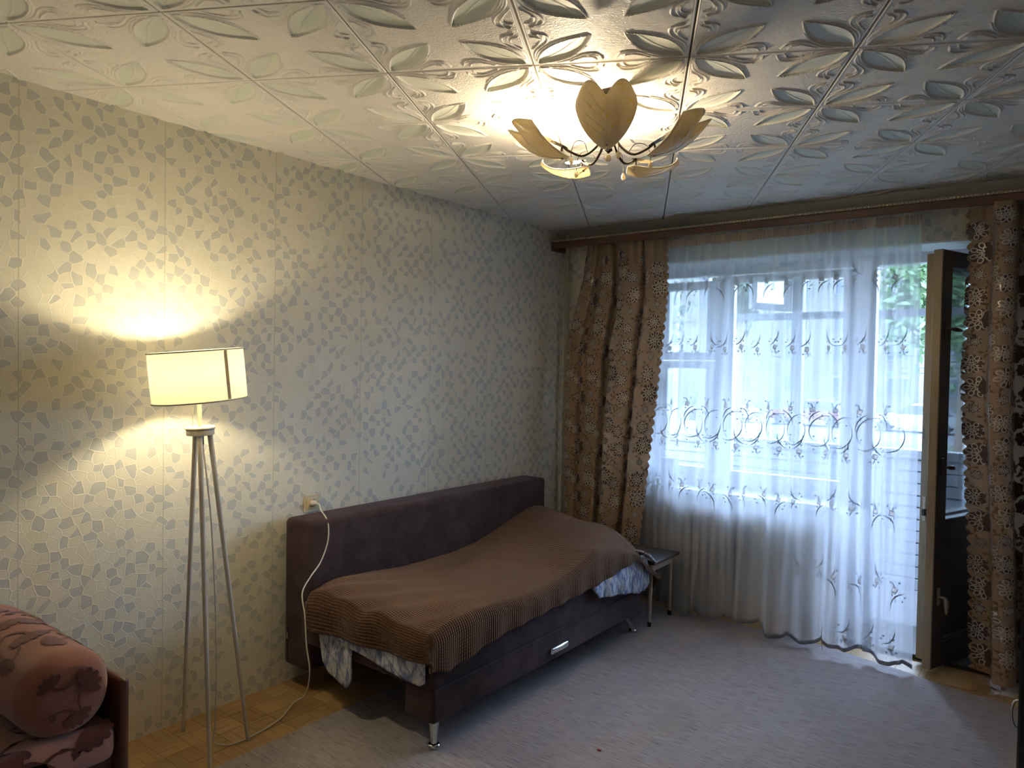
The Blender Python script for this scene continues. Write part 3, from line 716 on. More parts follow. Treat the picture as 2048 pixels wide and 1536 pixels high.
def make_curtain(name, label, prof, place, ztop, zbot, ncol, nrow, scal_u, rows, seed):
    """prof: cross-section knots; place(u,x,y,z) puts the cross-section at height z"""
    S, X, Y, L = prof
    def base(u, z): return place(u, float(np.interp(u, S, X)), float(np.interp(u, S, Y)), z)
    cl = Cloth(base, lambda z: max(.2, (base(1, z) - base(0, z)).length * 1.35))
    T = thing(name, base(.5, ztop), label, 'curtain')
    us = np.linspace(0, 1, ncol); zs = np.linspace(ztop, zbot, nrow); P = []; uv = []
    for i, u in enumerate(us):
        row = []
        for z in zs:
            uu = u
            edge = abs(u - scal_u)
            if edge < .05:                                       # scalloped edge: the border columns are pushed in between the lobes
                k = abs(math.sin(PI * z / .056)); uu = scal_u + (u - scal_u) + (1 if scal_u == 0 else -1) * (1 - k) * .022 * (1 - edge / .05)
            row.append(base(uu, z)); uv.append((u * cl.wid(z), z))
        P.append(row)
    part('cloth', MB().grid(P), M['curtain'], T, smooth=True, uv=uv)
    fill, line, spr = MB(), MB(), MB(); rnd = random.Random(seed)
    for u, dz, r in rows:
        z = ztop - .02 - dz
        k = 0
        while z > zbot + .06:
            step = ((.0, .047, 'f'), (.118, .056, 'f'), (.228, .026, 's'))
            for d, rr, typ in step:
                zz = z - d
                if zz < zbot + .05: break
                if typ == 's': flower(cl, fill, line, (u + rnd.uniform(-.006, .006), zz), .024, rnd.random() * 6)
                else: flower(cl, fill, line, (u + (.012 if d else -.012), zz), rr * r, rnd.random() * 6)
                sprig_at(cl, spr, (u + rnd.choice((-1, 1)) * .058, zz - rnd.uniform(.03, .06)), .026, rnd.random() * 6)
            sprig_at(cl, spr, (u + rnd.choice((-.04, .04)), z - .28), .030, rnd.random() * 6); sprig_at(cl, spr, (u - .02, z - .19), .024, rnd.random() * 6)
            z -= .343
    part('leaf_pattern', spr, M['sprig'], T, smooth=True); part('flower_pattern', fill, M['flower'], T, smooth=True)
    part('silver_outline', line, M['silver'], T, smooth=True, label='silvery outlines of the woven flowers')
    return T
# left curtain: drawn to the wall, tucked down behind the bed
ZL = [0.2, .459, .646, 1.184, 1.68, 2.036, 2.2, 2.41]
XLl = [.150, .145, .140, .128, .122, .215, .255, .285]; XLr = [.735, .755, .775, .835, .885, .914, .912, .897]
kn = [(0, .02, 0), (.06, -.025, 0), (.14, -.028, 0), (.20, .018, 0), (.27, -.022, 0), (.34, -.030, 0), (.40, -.022, 0), (.435, .045, 0), (.465, .05, 0), (.475, -.010, 0), (.50, -.036, 0), (.60, -.040, 0), (.70, -.022, 0), (.755, .030, 0), (.765, -.02, 0), (.79, -.042, 0), (.90, -.030, 0), (1.0, -.012, 0)]
def placeL(u, x, y, z):
    l = float(np.interp(z, ZL, XLl)); r = float(np.interp(z, ZL, XLr)); top = max(0, (z - 1.95) / .46)
    x2 = x - .07 * top * math.sin(PI * x) ** 2
    g = .011 * top ** 3 * math.sin(x * 66)
    yy = -.135 + y * (1 - .45 * top) + g - .16 * (2.41 - z) / 2.2
    return Vector((l + (r - l) * x2 + (-.15 - yy) * .45, yy, z))
make_curtain('floral_curtain', 'brown floral curtain hanging left of the sheer, its lower end behind the bed', smooth_profile(kn), placeL, 2.412, .22, 190, 300, 1,
             [(.05, .08, .86), (.165, .24, .9), (.28, .10, .95), (.39, .26, .9), (.53, .07, 1.0), (.645, .23, .9), (.77, .12, .95), (.915, .19, 1.05)], 3)
# right curtain
knR = [(2.545, -.085, 0), (2.60, -.105, 0), (2.655, -.130, 0), (2.672, -.185, 0), (2.685, -.245, 0), (2.725, -.268, 0), (2.765, -.235, 0), (2.775, -.170, 0), (2.785, -.105, 0), (2.83, -.085, 0), (2.865, -.11, 0), (2.88, -.19, 0), (2.915, -.245, 0), (2.96, -.235, 0), (2.985, -.16, 0), (3.03, -.10, 0), (3.08, -.16, 0), (3.13, -.22, 0), (3.18, -.14, 0), (3.25, -.11, 0)]
def placeR(u, x, y, z):
    sh = float(np.interp(z, [.03, .6, .9, 1.47, 2.18, 2.42], [.075, .055, .036, .0, .012, -.004])) * max(0, 1 - u * 1.6) + .02 * max(0, (1 - z)) * (u > .2)
    top = max(0, (z - 2.0) / .42)
    yy = y * (1 - .25 * top) + .010 * top ** 3 * math.sin(u * 90)
    return Vector((x + sh, yy - .01, z))
make_curtain('floral_curtain', 'brown floral curtain hanging in front of the balcony door at the right edge', smooth_profile(knR), placeR, 2.412, .028, 200, 320, 0,
             [(.055, .10, .95), (.15, .21, .85), (.25, .05, .9), (.345, .27, .9), (.43, .13, .85), (.53, .19, .9), (.64, .08, .9), (.75, .22, .9), (.86, .10, .9), (.95, .25, .9)], 5)

# sheer
_r = random.Random(11)
ph = [(.9 + _r.random() * 1.5, _r.random() * 6.28) for _ in range(4)]
RID = [(.07, .6), (.135, .5), (.255, .7), (.33, .4), (.425, .6), (.50, .5), (.575, .9), (.645, .5), (.69, .6), (.755, 1.0), (.79, .9), (.835, .8), (.872, 1.0), (.915, .9), (.95, .8), (.985, .7)]
def sheer_fn(u, z):
    k = (2.40 - z) / 2.36
    x = .62 + u * (2.352 - .62) + k * (.035 * u) 
    y = -.105 - (.16 * max(0, k) ** 1.25 + .05 * max(0, k) ** 2 * u) * (.25 + .75 * min(1, max(0, (u - .08) / .22)))
    amp = .010 + .016 * min(1, k * 1.6)
    f = 0
    for c, h in RID:
        c2 = c + .012 * math.sin(3 * k + c * 40); wv = .013 + .010 * (1 - u)
        f += h * math.exp(-((u - c2) / wv) ** 2)
    y -= amp * 2.3 * f * (.55 + .75 * u)
    y += amp * .35 * math.sin(u * 150 + 1.5 * math.sin(2.5 * k)) * (1 - .6 * k) + .014 * math.sin(u * 31 + ph[0][1] + k) * k
    x += .010 * math.sin(u * 44 + 2.0 * k) * k
    return Vector((x, y, z))
SH = thing('sheer_curtain', sheer_fn(.5, 2.4), 'white embroidered sheer curtain hanging across the window and balcony door', 'curtain')
scl = Cloth(sheer_fn, lambda z: 2.05)
def hem_z(u): return .078 - .045 * abs(math.sin(PI * u * 9.2)) ** .8 + .02 * math.sin(u * 17)
nu, nz = 420, 110; P = []; uv = []
for i in range(nu):
    u = i / (nu - 1); z0 = hem_z(u); row = []
    for j in range(nz):
        z = 2.355 - (2.355 - z0) * j / (nz - 1); row.append(sheer_fn(u, z)); uv.append((u * 2.0, z))
    P.append(row)
part('voile', MB().grid(P), M['sheer'], SH, smooth=True, uv=uv)
P = [[sheer_fn(u, z) + Vector((0, .006 * math.sin(u * 520 + 3 * math.sin(u * 77)) - .003, .004 * math.sin(u * 611) * (z > 2.39))) for z in (2.350, 2.37, 2.385, 2.402)] for u in np.linspace(0, 1, 500)]
part('header_tape', MB().grid(P), M['tape'], SH, label='gathered beige header tape')
mb = MB(); mc = MB()
for u in np.linspace(.045, 1, 420)[:-1]:
    u2 = u + .955 / 419
    mb.add([scl.at(u, hem_z(u), -.0012), scl.at(u2, hem_z(u2), -.0012), scl.at(u2, hem_z(u2) + .022, -.0012), scl.at(u, hem_z(u) + .022, -.0012)], [(0, 1, 2, 3)])
part('hem_band', mb, M['hem'], SH, label='scalloped stitched hem')
OFF = -.0022
def arc(cx, cz, r, a0, a1, n=10): return [(cx + r * math.cos(a0 + (a1 - a0) * k / (n - 1)), cz + r * math.sin(a0 + (a1 - a0) * k / (n - 1))) for k in range(n)]
def taper(n, w): return [max(.0006, w * math.sin(PI * (k + .5) / n)) for k in range(n)]
def bud(c, x, z, a):
    L = .0135; ca, sa = math.cos(a), math.sin(a)
    pts = [(x + p * ca * L - q * sa * L, z + p * sa * L + q * ca * L) for p, q in ((0, 0), (.5, .32), (1, 0), (.5, -.32))]
    mb.add([scl.at(c[0] + p / 2.05, c[1] + q, OFF) for p, q in pts], [(0, 1, 2, 3)])
def motif(c, flip, up):
    """a small square flower with blades, buds and one long curved stem"""
    f = -1 if flip else 1; g = 1 if up else -1
    def q(pts): return [(f * a, g * b) for a, b in pts]
    a = random.uniform(.3, .9); sw = random.uniform(.8, 1.15)
    d = [( .0150 * math.cos(a + k * PI / 2), .0150 * math.sin(a + k * PI / 2)) for k in range(4)]
    mc.add([scl.at(c[0] + p / 2.05, c[1] + r, OFF - .0006) for p, r in d], [(0, 1, 2, 3)])
    scl.ribbon(mb, c, [(p * 1.12, r * 1.12) for p, r in d], .0034, OFF - .0003, True)
    st = q(arc(.058, -.085, .075, PI * .52, PI * 1.06)); st = [(a * sw, b * sw) for a, b in st]; scl.ribbon(mb, c, st, taper(10, .0068), OFF)
    for pts, w in ((arc(-.07, .0, .072, .1, .62), .0034), ([(.002, -.014), (.004, -.035), (.006, -.06)], .0016), ([(.006, .012), (.018, .034)], .0014), ([(-.004, .012), (-.016, .04)], .0014)):
        pp = q(pts); scl.ribbon(mb, c, pp, taper(len(pp), w * 1.55), OFF)
    for x, z, aa in ((.018, .034, 1.1), (-.017, .032, 2.3), (.042, -.032, .2), (.030, -.050, -.2), (-.008, -.030, 2.0)):
        bud(c, f * x, g * z, aa if f > 0 else PI - aa)
def rings(c, flip):
    for sx, a0 in ((-.05, .6), (.05, 3.6)):
        pts = arc(sx, 0, .088, a0, a0 + PI * 1.25, 22); ws = [max(.0013, .0062 * (math.sin(PI * k / 21) ** 2)) for k in range(22)]
        scl.ribbon(mb, c, pts, ws, OFF)
    for x, z, a in ((.10, .04, .4), (-.11, -.03, 3.4), (.03, -.10, -1), (-.02, .10, 2)): bud(c, x, z, a)
for z, up, n, ofs in ((2.085, 1, 17, .02), (1.69, -1, 17, .05), (.815, 1, 17, .03), (.43, -1, 17, .05), (.125, -1, 15, .045)):
    for k in range(n):
        u = ofs + k / n * .97
        if u < .085 or u > .985: continue
        motif((u + random.uniform(-.006, .006), z + random.uniform(-.012, .012)), random.random() < (.25 if up > 0 else .75), up > 0 if random.random() < .85 else up < 0)
for k in range(13):
    u = .10 + k * .073
    if u > .97: break
    rings((u, 1.215), k % 2); motif((u + .012, 1.335), k % 2, True); motif((u - .02, 1.095), 1 - k % 2, False)
part('embroidery', mb, M['thread'], SH, label='dark stems and buds embroidered on the sheer'); part('square_flowers', mc, M['diamond'], SH, label='small beige embroidered squares')

# ================================================================== FURNITURE
RUGP = [(.455, YN + .1), (3.36, YN + .1), (3.36, -.50), (2.74, -.415), (2.573, -.393), (2.34, -.312), (2.08, -.25), (1.80, -.190), (1.2, -.185), (.455, -.19)]
o = part('rug', MB().prism(RUGP, .001, .007), M['rug']); tag(o, 'large worn grey-brown rug with fine streaks covering the floor', 'rug')

# ---- sofa bed
SB = thing('sofa_bed', (.6, -1.55, 0), 'dark brown suede sofa bed with chrome legs against the left wall', 'sofa')
part('backrest', MB().rbox(.025, .225, -2.435, -.515, .105, .812, .028, 4), M['suede'], SB, smooth=True)
part('seat', MB().rbox(.215, 1.045, -2.475, -.70, .262, .452, .022, 4), M['suede'], SB, smooth=True)
fr = part('front_drawer', MB().rbox(.885, 1.05, -2.468, -.705, .132, .270, .014, 3), M['suede'], SB, smooth=True)
part('under_box', MB().rbox(.24, .885, -2.20, -.80, .10, .268, .01, 1), M['suede'], SB)
part('seam_piping', MB().tube([(1.0485, -2.46, .266), (1.0485, -.71, .266)], .003, 6), M['suede'], SB)
hd = MB().rbox(1.046, 1.068, -1.665, -1.515, .170, .202, .0108, 4)
part('pull_handle', hd, M['chrome'], fr, smooth=True, label='oval chrome pull handle'); part('pull_recess', MB().rbox(1.0475, 1.0705, -1.645, -1.535, .169, .181, .003, 1), M['steel_dark'], fr)
for y, s in ((-2.395, -1), (-.80, 1)):
    for x in (.985, .30):
        zr = 0 if x > .5 else -.0075
        if x < .5: y = -2.02 if s < 0 else y
        lg = MB(); top = Vector((x - .012, y - s * .012, .14)); ft = Vector((x + .012, y + s * .085 if s > 0 else y - .012, .022 + zr))
        lg.tube([top, top.lerp(ft, .35) , top.lerp(ft, .75), ft], [.026, .022, .015, .013], 16)
        lg.lathe([(.001, .0075), (.022, .0075), (.026, .012), (.026, .018), (.022, .024), (.012, .027), (.001, .028)], Matrix.Translation((ft.x, ft.y, zr)), 18)
        part('leg', lg, M['chrome'], SB, smooth=True, angle=50, label='splayed chrome leg')
zp = part('zipper', MB().box(.062, .066, -2.4375, -2.434, .12, .30), M['rubber'], SB); part('zip_pull', MB().rbox(.058, .070, -2.442, -2.4365, .235, .262, .002, 1).tube([(.064, -2.442, .27), (.064, -2.440, .262)], .003, 6), M['nickel'], zp)

# ---- quilt over the seat, hanging out at the left end and the front right
def bumpy(x, y, k=1.0): return k * (.5 * math.sin(x * 17 + y * 9) + .5 * math.sin(y * 23 - x * 7))
QM = MB(); uvq = []
def qgrid(fn, nu, nv, us=(0, 1), vs=(0, 1)):
    P = []
    for i in range(nu):
        row = []
        for j in range(nv):
            u = us[0] + (us[1] - us[0]) * i / (nu - 1); v = vs[0] + (vs[1] - vs[0]) * j / (nv - 1); p = fn(u, v); row.append(p); uvq.append((p[1] + p[0] * .2, p[2] + p[0]))
        P.append(row)
    QM.grid(P)
qgrid(lambda u, v: (.24 + .82 * v, -2.47 + 1.76 * u, .459 + .004 * bumpy(.24 + .82 * v, 1.8 * u)), 60, 30)
def q_left(u, v):                        # u along x, v down
    x = .50 + .52 * u; bot = .375 - .06 * u ** .7 + .01 * math.sin(u * 9) if u > 0 else .375
    bot = np.interp(u, [0, .15, .35, .6, .85, .95, 1], [.37, .335, .318, .305, .285, .282, .30])
    z = .462 + (bot - .462) * v
    return (x, -2.478 - .020 * math.sin(min(1, v * 1.6) * PI / 2) - .006 * math.sin(u * 11 + 1) * v, z)
qgrid(q_left, 44, 16)
def q_tail(u, v):                        # darker corner hanging low next to the backrest
    x = .355 + .22 * u; bot = np.interp(u, [0, .12, .3, .6, .85, 1], [.33, .235, .19, .158, .15, .20])
    top = .375 - .01 * u
    z = top + (bot - top) * v
    return (x + .015 * v, -2.478 - .012 * math.sin(min(1, v * 1.6) * PI / 2) - .005 * math.sin(u * 8) * v, z)
qgrid(q_tail, 26, 20)
def q_right(u, v):                       # blue flap in front of the seat at the far end
    y = -1.30 + .62 * u; bot = np.interp(u, [0, .1, .3, .55, .8, .94, 1], [.40, .345, .325, .300, .268, .262, .30]) if u < 1 else .30
    z = .466 + (bot - .466) * v
    return (1.048 + .026 * math.sin(min(1, v * 1.8) * PI / 2) + .008 * math.sin(u * 26) * v, y, z)
qgrid(q_right, 50, 16)
def q_end(u, v):                         # far corner tail beyond the end
    x = .98 + .115 * u; z = .475 - .045 * v - .02 * u * v
    return (x, -.70 + .09 * v + .02 * math.sin(u * 5), z)
qgrid(q_end, 12, 8)
Q = part('quilt', QM, M['quilt'], smooth=True, uv=uvq); tag(Q, 'thin blue and white patterned quilt sticking out from under the brown blanket', 'quilt')
sm = Q.modifiers.new('thickness', 'SOLIDIFY'); sm.thickness = .009; sm.offset = 1

# ---- brown ribbed blanket
YB = [-2.50, -2.40, -2.2, -1.85, -1.70, -1.47, -1.23, -1.0, -.80, -.66, -.60]
ZF = [.512, .520, .522, .508, .512, .545, .600, .640, .640, .560, .520]
ZB = [.535, .545, .535, .485, .475, .480, .515, .570, .618, .640, .635]
HY = [-2.52, -2.41, -2.09, -1.515, -1.224, -.864, -.645, -.59]; HZ = [.372, .340, .388, .412, .425, .468, .438, .42]
def bl_top(x, y):
    t = min(1, max(0, (x - .24) / .81))
    zf, zb = float(np.interp(y, YB, ZF)), float(np.interp(y, YB, ZB))
    z = zb + (zf - zb) * t
    far = max(0, min(1, (y + 1.25) / .5))                      # pillow lump at the far end
    z -= far * .16 * max(0, (t - .62) / .38) ** 2.2
    left = max(0, 1 - (y + 2.5) / .55)
    z += left * (.010 * math.sin(t * 15 + y * 6) + .007 * math.sin(t * 27 - y * 14)) * (1 - t * .3)
    z += .004 * math.sin(x * 13 + y * 5) + .006 * math.sin(y * 7 + x * 3)
    return z
def blanket_pt(a, b):
    """a: cloth metres along the bed from the left edge (negative hangs), b: across from the backrest (beyond .80 hangs)"""
    ya = -2.488; L = 1.885
    y = ya + min(max(a, 0), L); over_l = max(0, -a); xb = float(np.interp(y, [-2.5, -2.36, -2.1], [.330, .295, .245])); x = xb + (1.045 - xb) * min(b, .80) / .80; over_f = max(0, b - .80)
    z = bl_top(x, y)
    if over_f > 0:
        r = .055; hz = float(np.interp(y, HY, HZ)); tot = max(.05, z - hz); k = min(1, over_f / .20)
        # rounded shoulder then straight fall to the hem height
        zz = z - tot * (k ** 1.35)
        x = 1.045 + r * math.sin(min(1, k * 2.1) * PI / 2) * .62 + .006 * math.sin(y * 38) * k + .02 * k * max(0, min(1, (y + 1.0) / .35))
        z = zz
    if over_l > 0:
        k = over_l / .155; hl = .360 + .045 * (x - .3)
        zl = z - (max(z, hl) - hl) * k ** 1.25
        if over_f > 0: zl = min(z, max(zl, hl - .01))
        y = ya - .034 * math.sin(min(1, k * 1.7) * PI / 2) - .010 * math.sin(x * 21) * k; z = zl
    if a > L:
        k = (a - L) / .12; y = ya + L + .045 * math.sin(min(1, k) * PI / 2); z -= .13 * k ** 1.3 * (.35 + .65 * min(1, b / .6)) * max(0, 1 - over_f / .10)
    return (x, y, z)
P = []; uv = []
As = np.linspace(-.155, 2.005, 230); Bs = np.linspace(-.02, 1.0, 120)
for a in As:
    row = []
    for b in Bs:
        row.append(blanket_pt(a, max(b, 0) if b >= 0 else b)); uv.append((a, b))
    P.append(row)
BK = part('blanket', MB().grid(P), M['blanket'], smooth=True, uv=uv); tag(BK, 'brown ribbed plush blanket draped over the sofa bed', 'blanket')
sm = BK.modifiers.new('thickness', 'SOLIDIFY'); sm.thickness = .008; sm.offset = 1

# ---- stool behind the bed
ST = thing('stool', (.91, -.455, 0), 'low stool with dark top and pale tapered legs between bed and curtain', 'stool')
part('top', MB().rbox(.765, 1.095, -.645, -.29, .395, .413, .008, 3), M['stooltop'], ST, smooth=True, angle=40)
part('apron', MB().rbox(.785, 1.06, -.61, -.325, .345, .395, .004, 1), M['stoolleg'], ST)
for x, fx in ((.80, .815), (1.05, 1.036)):
    for y, fy in ((-.60, -.578), (-.335, -.302)):
        lg = part('leg', MB().tube([(x, y, .395), (fx, fy, .018)], [.015, .0095], 10), M['stoolleg'], ST, smooth=True, angle=50)
        part('foot_cap', MB().tube([(fx, fy, .0078), (fx, fy, .036)], .0115, 10), M['rubber'], lg)

# ---- floor lamp, leaning a little
LB = Vector((.303, -2.955, 0)); LT = Vector((.300, -3.020, 1.29)); ax = (LT - LB).normalized()
Xl = ax.cross(Vector((0, 1, 0))).normalized(); Yl = ax.cross(Xl)
def lampM(h): 
    o = LB + ax * h; tilt = Matrix.Identity(4)
    for i in range(3): tilt[i][0], tilt[i][1], tilt[i][2], tilt[i][3] = Xl[i], Yl[i], ax[i], o[i]
    return tilt
LP = thing('floor_lamp', LB, 'white tripod floor lamp with lit drum shade beside the left wall', 'lamp')
SM = lampM(1.495); _c = Matrix.Translation(SM.translation); _v = (CAM - SM.translation); _v.z = 0
SM = _c @ Matrix.Rotation(math.radians(3.0), 4, _v.normalized()) @ _c.inverted() @ SM
R = .173; hh = .096
sh = part('lamp_shade', MB().lathe([(R, -hh), (R + .001, -hh * .5), (R + .001, hh * .5), (R, hh)], SM, 64), M['shade'], LP, smooth=True)
for z in (-hh, hh): part('shade_rim', MB().lathe([(R - .002, z - .0025), (R + .003, z - .0025), (R + .003, z + .0025), (R - .002, z + .0025), (R - .002, z - .0025)], SM, 64), M['rim'], sh, smooth=True)
# overlap strip of the shade where the fabric is doubled
toc = (SM.inverted() @ CAM); a0 = math.atan2(toc.y, toc.x)
P = None
for sgn in (1, -1):
    ang = a0 + sgn * .62
    p = SM @ Vector((R * math.cos(ang), R * math.sin(ang), 0)); d = p - CAM
    side = d.x * math.sin(.65) * 0 + (p - (SM @ Vector((0, 0, 0)))).dot(Vector((math.cos(.651), math.sin(.651), 0)))
    if side > 0: sa_ = ang
P = [[SM @ Vector(((R + .0022) * math.cos(sa_ + t), (R + .0022) * math.sin(sa_ + t), z)) for z in (-hh + .003, 0, hh - .003)] for t in np.linspace(-.042, .042, 6)]
part('shade_overlap', MB().grid(P), M['seamstrip'], sh, smooth=True)
sp = part('shade_spider', MB().tube([SM @ Vector((-R, 0, -.0)), SM @ Vector((R, 0, -.0))], .0025, 6).tube([SM @ Vector((0, -R, 0)), SM @ Vector((0, R, 0))], .0025, 6), M['lamp_white'], sh)
part('pole', MB().tube([LB + ax * 1.27, LB + ax * 1.44], .0085, 12), M['lamp_white'], LP, smooth=True, angle=50)
part('bulb_holder', MB().tube([LB + ax * 1.42, LB + ax * 1.478], .015, 12), M['lamp_white'], LP)
part('lamp_bulb', MB().ball(LB + ax * 1.506, .028, 12), M['lampbulb'], LP, smooth=True)
part('top_disc', MB().lathe([(.001, -.022), (.050, -.022), (.052, -.019), (.052, -.001), (.050, .001)], lampM(1.285), 40), M['lamp_white'], LP, smooth=True, angle=40)
part('top_plate', MB().lathe([(.001, .004), (.055, .004), (.057, .007), (.057, .010), (.055, .013), (.001, .013)], lampM(1.282), 40), M['lamp_white'], LP, smooth=True, angle=40)
part('hub_cap', MB().tube([LB + ax * 1.225, LB + ax * 1.265], .012, 10), M['steel_dark'], LP)
for fx, fy in ((.090, -2.966), (.462, -3.062), (.360, -2.836)):
    f = Vector((fx, fy, .002)); tp = LB + ax * 1.268 + (f - LB).normalized() * .034
    lg = part('leg', MB().tube([tp, tp.lerp(f, .5), f], [.0105, .0092, .0078], 10), M['lamp_white'], LP, smooth=True, angle=50)
    part('foot_tip', MB().tube([f + Vector((0, 0, -.001)), f + (tp - f).normalized() * .012], .0085, 8), M['lamp_white'], lg)
ch = MB(); c0 = LB + ax * 1.40 + Xl * -.0 + Vector((-.012, -.018, 0))
for k in range(30): ch.ball(c0 - Vector((0, 0, .0042 * k)), .0018, 6)
part('pull_chain', ch, M['nickel'], LP, kind='stuff')
cord = [LB + ax * 1.225 + Vector((.006, .004, 0)), (.318, -2.985, .95), (.325, -2.965, .60), (.322, -2.955, .30), (.312, -2.955, .09), (.300, -2.950, .018), (.318, -2.930, .005), (.350, -2.900, .005), (.352, -2.80, .005), (.316, -2.652, .005), (.262, -2.545, .02), (.330, -2.530, .075),
        (.389, -2.555, .202), (.372, -2.560, .31), (.352, -2.556, .44), (.318, -2.545, .53), (.265, -2.46, .575), (.238, -2.385, .62), (.236, -2.345, .70), (.232, -2.335, .765), (.205, -2.325, .808), (.13, -2.30, .838), (.065, -2.262, .853), (.030, -2.262, .853)]
cd = part('power_cord', MB().tube(spline(cord, 230), .0031, 8), M['cordw'], LP, smooth=True)
part('plug', MB().tube([(.006, -2.262, .853), (.030, -2.262, .853), (.044, -2.262, .852)], [.016, .015, .006], 12), M['cordw'], cd, smooth=True, angle=50)
# socket
SK = thing('wall_socket', (0, -2.257, .851), 'yellowed ivory wall socket with the lamp plug in it', 'socket')
part('cover_plate', MB().rbox(.0, .007, -2.303, -2.211, .808, .894, .003, 2), M['socket'], SK); part('inner_plate', MB().rbox(.006, .012, -2.287, -2.229, .824, .878, .002, 2), M['socket'], SK)
Ms = Matrix.Translation((.012, -2.260, .852)) @ Matrix.Rotation(PI / 2, 4, 'Y')
part('socket_well', MB().lathe([(.0235, 0), (.0235, .004), (.0195, .004), (.0192, -.005)], Ms, 28), M['socket'], SK, smooth=True, angle=40); part('socket_hole', MB().lathe([(.0192, .0005), (.001, .0005)], Ms, 24), M['hole'], SK)

# ---- chandelier with leaf shades
HC = Vector((1.642, -2.222, 0))
CH = thing('chandelier', (HC.x, HC.y, H), 'five-armed chandelier with cream leaf-shaped glass shades on the ceiling', 'chandelier')
part('canopy', MB().lathe([(.001, H - .036), (.030, H - .036), (.050, H - .024), (.060, H - .008), (.060, H)], Matrix.Translation(HC), 28), M['steel_dark'], CH, smooth=True, angle=50)
part('column', MB().lathe([(.010, H - .03), (.012, H - .07), (.024, H - .10), (.028, H - .13), (.018, H - .16), (.010, H - .185), (.016, H - .20), (.001, H - .212)], Matrix.Translation(HC), 20), M['steel_dark'], CH, smooth=True)
part('finial_crystal', MB().ball(HC + Vector((0, 0, H - .228)), .013, 8), M['crystal'], CH)
def leaf_shade():
    """heart leaf: local x outward from the base, y across, z up"""
    nu, nv = 26, 22; L = .225; P = []
    def pt(u, v):                                # u 0..1 base to lobes, v -1..1
        av = abs(v)
        wd = .100 * (math.sin(PI * (.02 + .60 * u) / 1.04) ** .78) * (1 - .10 * max(0, u - .75) * 4 * .5)
        ln = 1 + .10 * math.sin(PI * min(1, av * 1.05)) - .20 * (1 - av) ** 2 - .22 * av ** 5
        x = L * u * (ln if u > 0 else 1); 
        x = L * (u - u ** 3 * (1 - ln))
        y = wd * v
        z = .034 * (y / .1) ** 2 * (1 - .25 * u) - .030 * math.sin(PI * u) + .015 * u * u
        return Vector((x, y, z))
    for i in range(nu): P.append([pt(i / (nu - 1), -1 + 2 * j / (nv - 1)) for j in range(nv)])
    veins = MB(); veins.tube([pt(k / 14, 0) - Vector((0, 0, .0022)) for k in range(15)], .0016, 5)
    for k in range(4):
        u0 = .22 + k * .16
        veins.tube([pt(min(1, u0 + t * .30 + .03 * t * t), -t * .96) - Vector((0, 0, .0022)) for t in np.linspace(.02, 1, 8)], .0011, 5)
    rim = [pt(i / 25, -1) for i in range(26)] + [pt(1, -1 + 2 * j / 21) for j in range(22)] + [pt(1 - i / 25, 1) for i in range(26)]
    veins.tube(rim, .0024, 6)
    return P, veins
lit_i = 3
for i, az in enumerate((-62, -134, 10, 156, 82)):
    a = math.radians(az); d = Vector((math.cos(a), math.sin(a), 0)); sd = Vector((-d.y, d.x, 0)); Z = Vector((0, 0, 1))
    P0 = HC + Z * (H - .15) + d * .02
    arm = spline([P0, P0 + d * .03 - Z * .045, P0 + d * .075 - Z * .075, P0 + d * .125 - Z * .062, P0 + d * .150 - Z * .045], 16)
    A = part('arm', MB().tube(arm, .0048, 8), M['steel_dark'], CH, smooth=True)
    e = arm[-1]; tl = math.radians((40, 20, 24, 6, 4)[i]); dx = d * math.cos(tl) + Z * math.sin(tl); up = Z * math.cos(tl) - d * math.sin(tl)
    Mh = Matrix(((sd.x, up.cross(sd).x, dx.x, e.x), (sd.y, up.cross(sd).y, dx.y, e.y), (sd.z, up.cross(sd).z, dx.z, e.z), (0, 0, 0, 1)))
    part('bulb_socket', MB().lathe([(.001, -.012), (.010, -.012), (.014, 0), (.016, .030), (.013, .034)], Mh, 14), M['steel_dark'], A, smooth=True, angle=50)
    part('bulb', MB().lathe([(.010, .034), (.018, .045), (.0235, .062), (.020, .080), (.008, .094), (.001, .097)], Mh, 14), M['bulb'] if i == lit_i else M['deadbulb'], A, smooth=True)
    S = e - up * .030 - dx * .035
    Ml = Matrix(((dx.x, sd.x, up.x, S.x), (dx.y, sd.y, up.y, S.y), (dx.z, sd.z, up.z, S.z), (0, 0, 0, 1)))
    P, veins = leaf_shade()
    lf = part('leaf_shade', MB().grid([[Ml @ p for p in row] for row in P]), M['leafglass'], CH, smooth=True)
    m_ = lf.modifiers.new('glass_thickness', 'SOLIDIFY'); m_.thickness = .004; m_.offset = 0
    part('leaf_veins', veins.xform(Ml), M['vein'], lf, smooth=True)
    for t in (.020, .040): part('leaf_screw', MB().ball(S + dx * t - up * (.008 + t * .12), .0055, 8), M['nickel'], lf, smooth=True)
    part('leaf_bracket', MB().tube([e - up * .004, S + dx * .03 - up * .002], .004, 6), M['steel_dark'], lf)
    # wire curl with hanging crystal
    b = arm[6]; c2 = spline([b, b + d * .02 + Z * .035 + sd * .02, b + d * .055 + Z * .030 + sd * .035, b + d * .07 - Z * .005 + sd * .04, b + d * .07 - Z * .030 + sd * .04], 12)
    wr = part('curl_wire', MB().tube(c2, .0014, 5), M['steel_dark'], CH, smooth=True)
    part('crystal', MB().lathe([(.001, .012), (.006, .006), (.009, -.004), (.006, -.012), (.001, -.016)], Matrix.Translation(c2[-1] - Z * .010), 8), M['crystal'], wr)

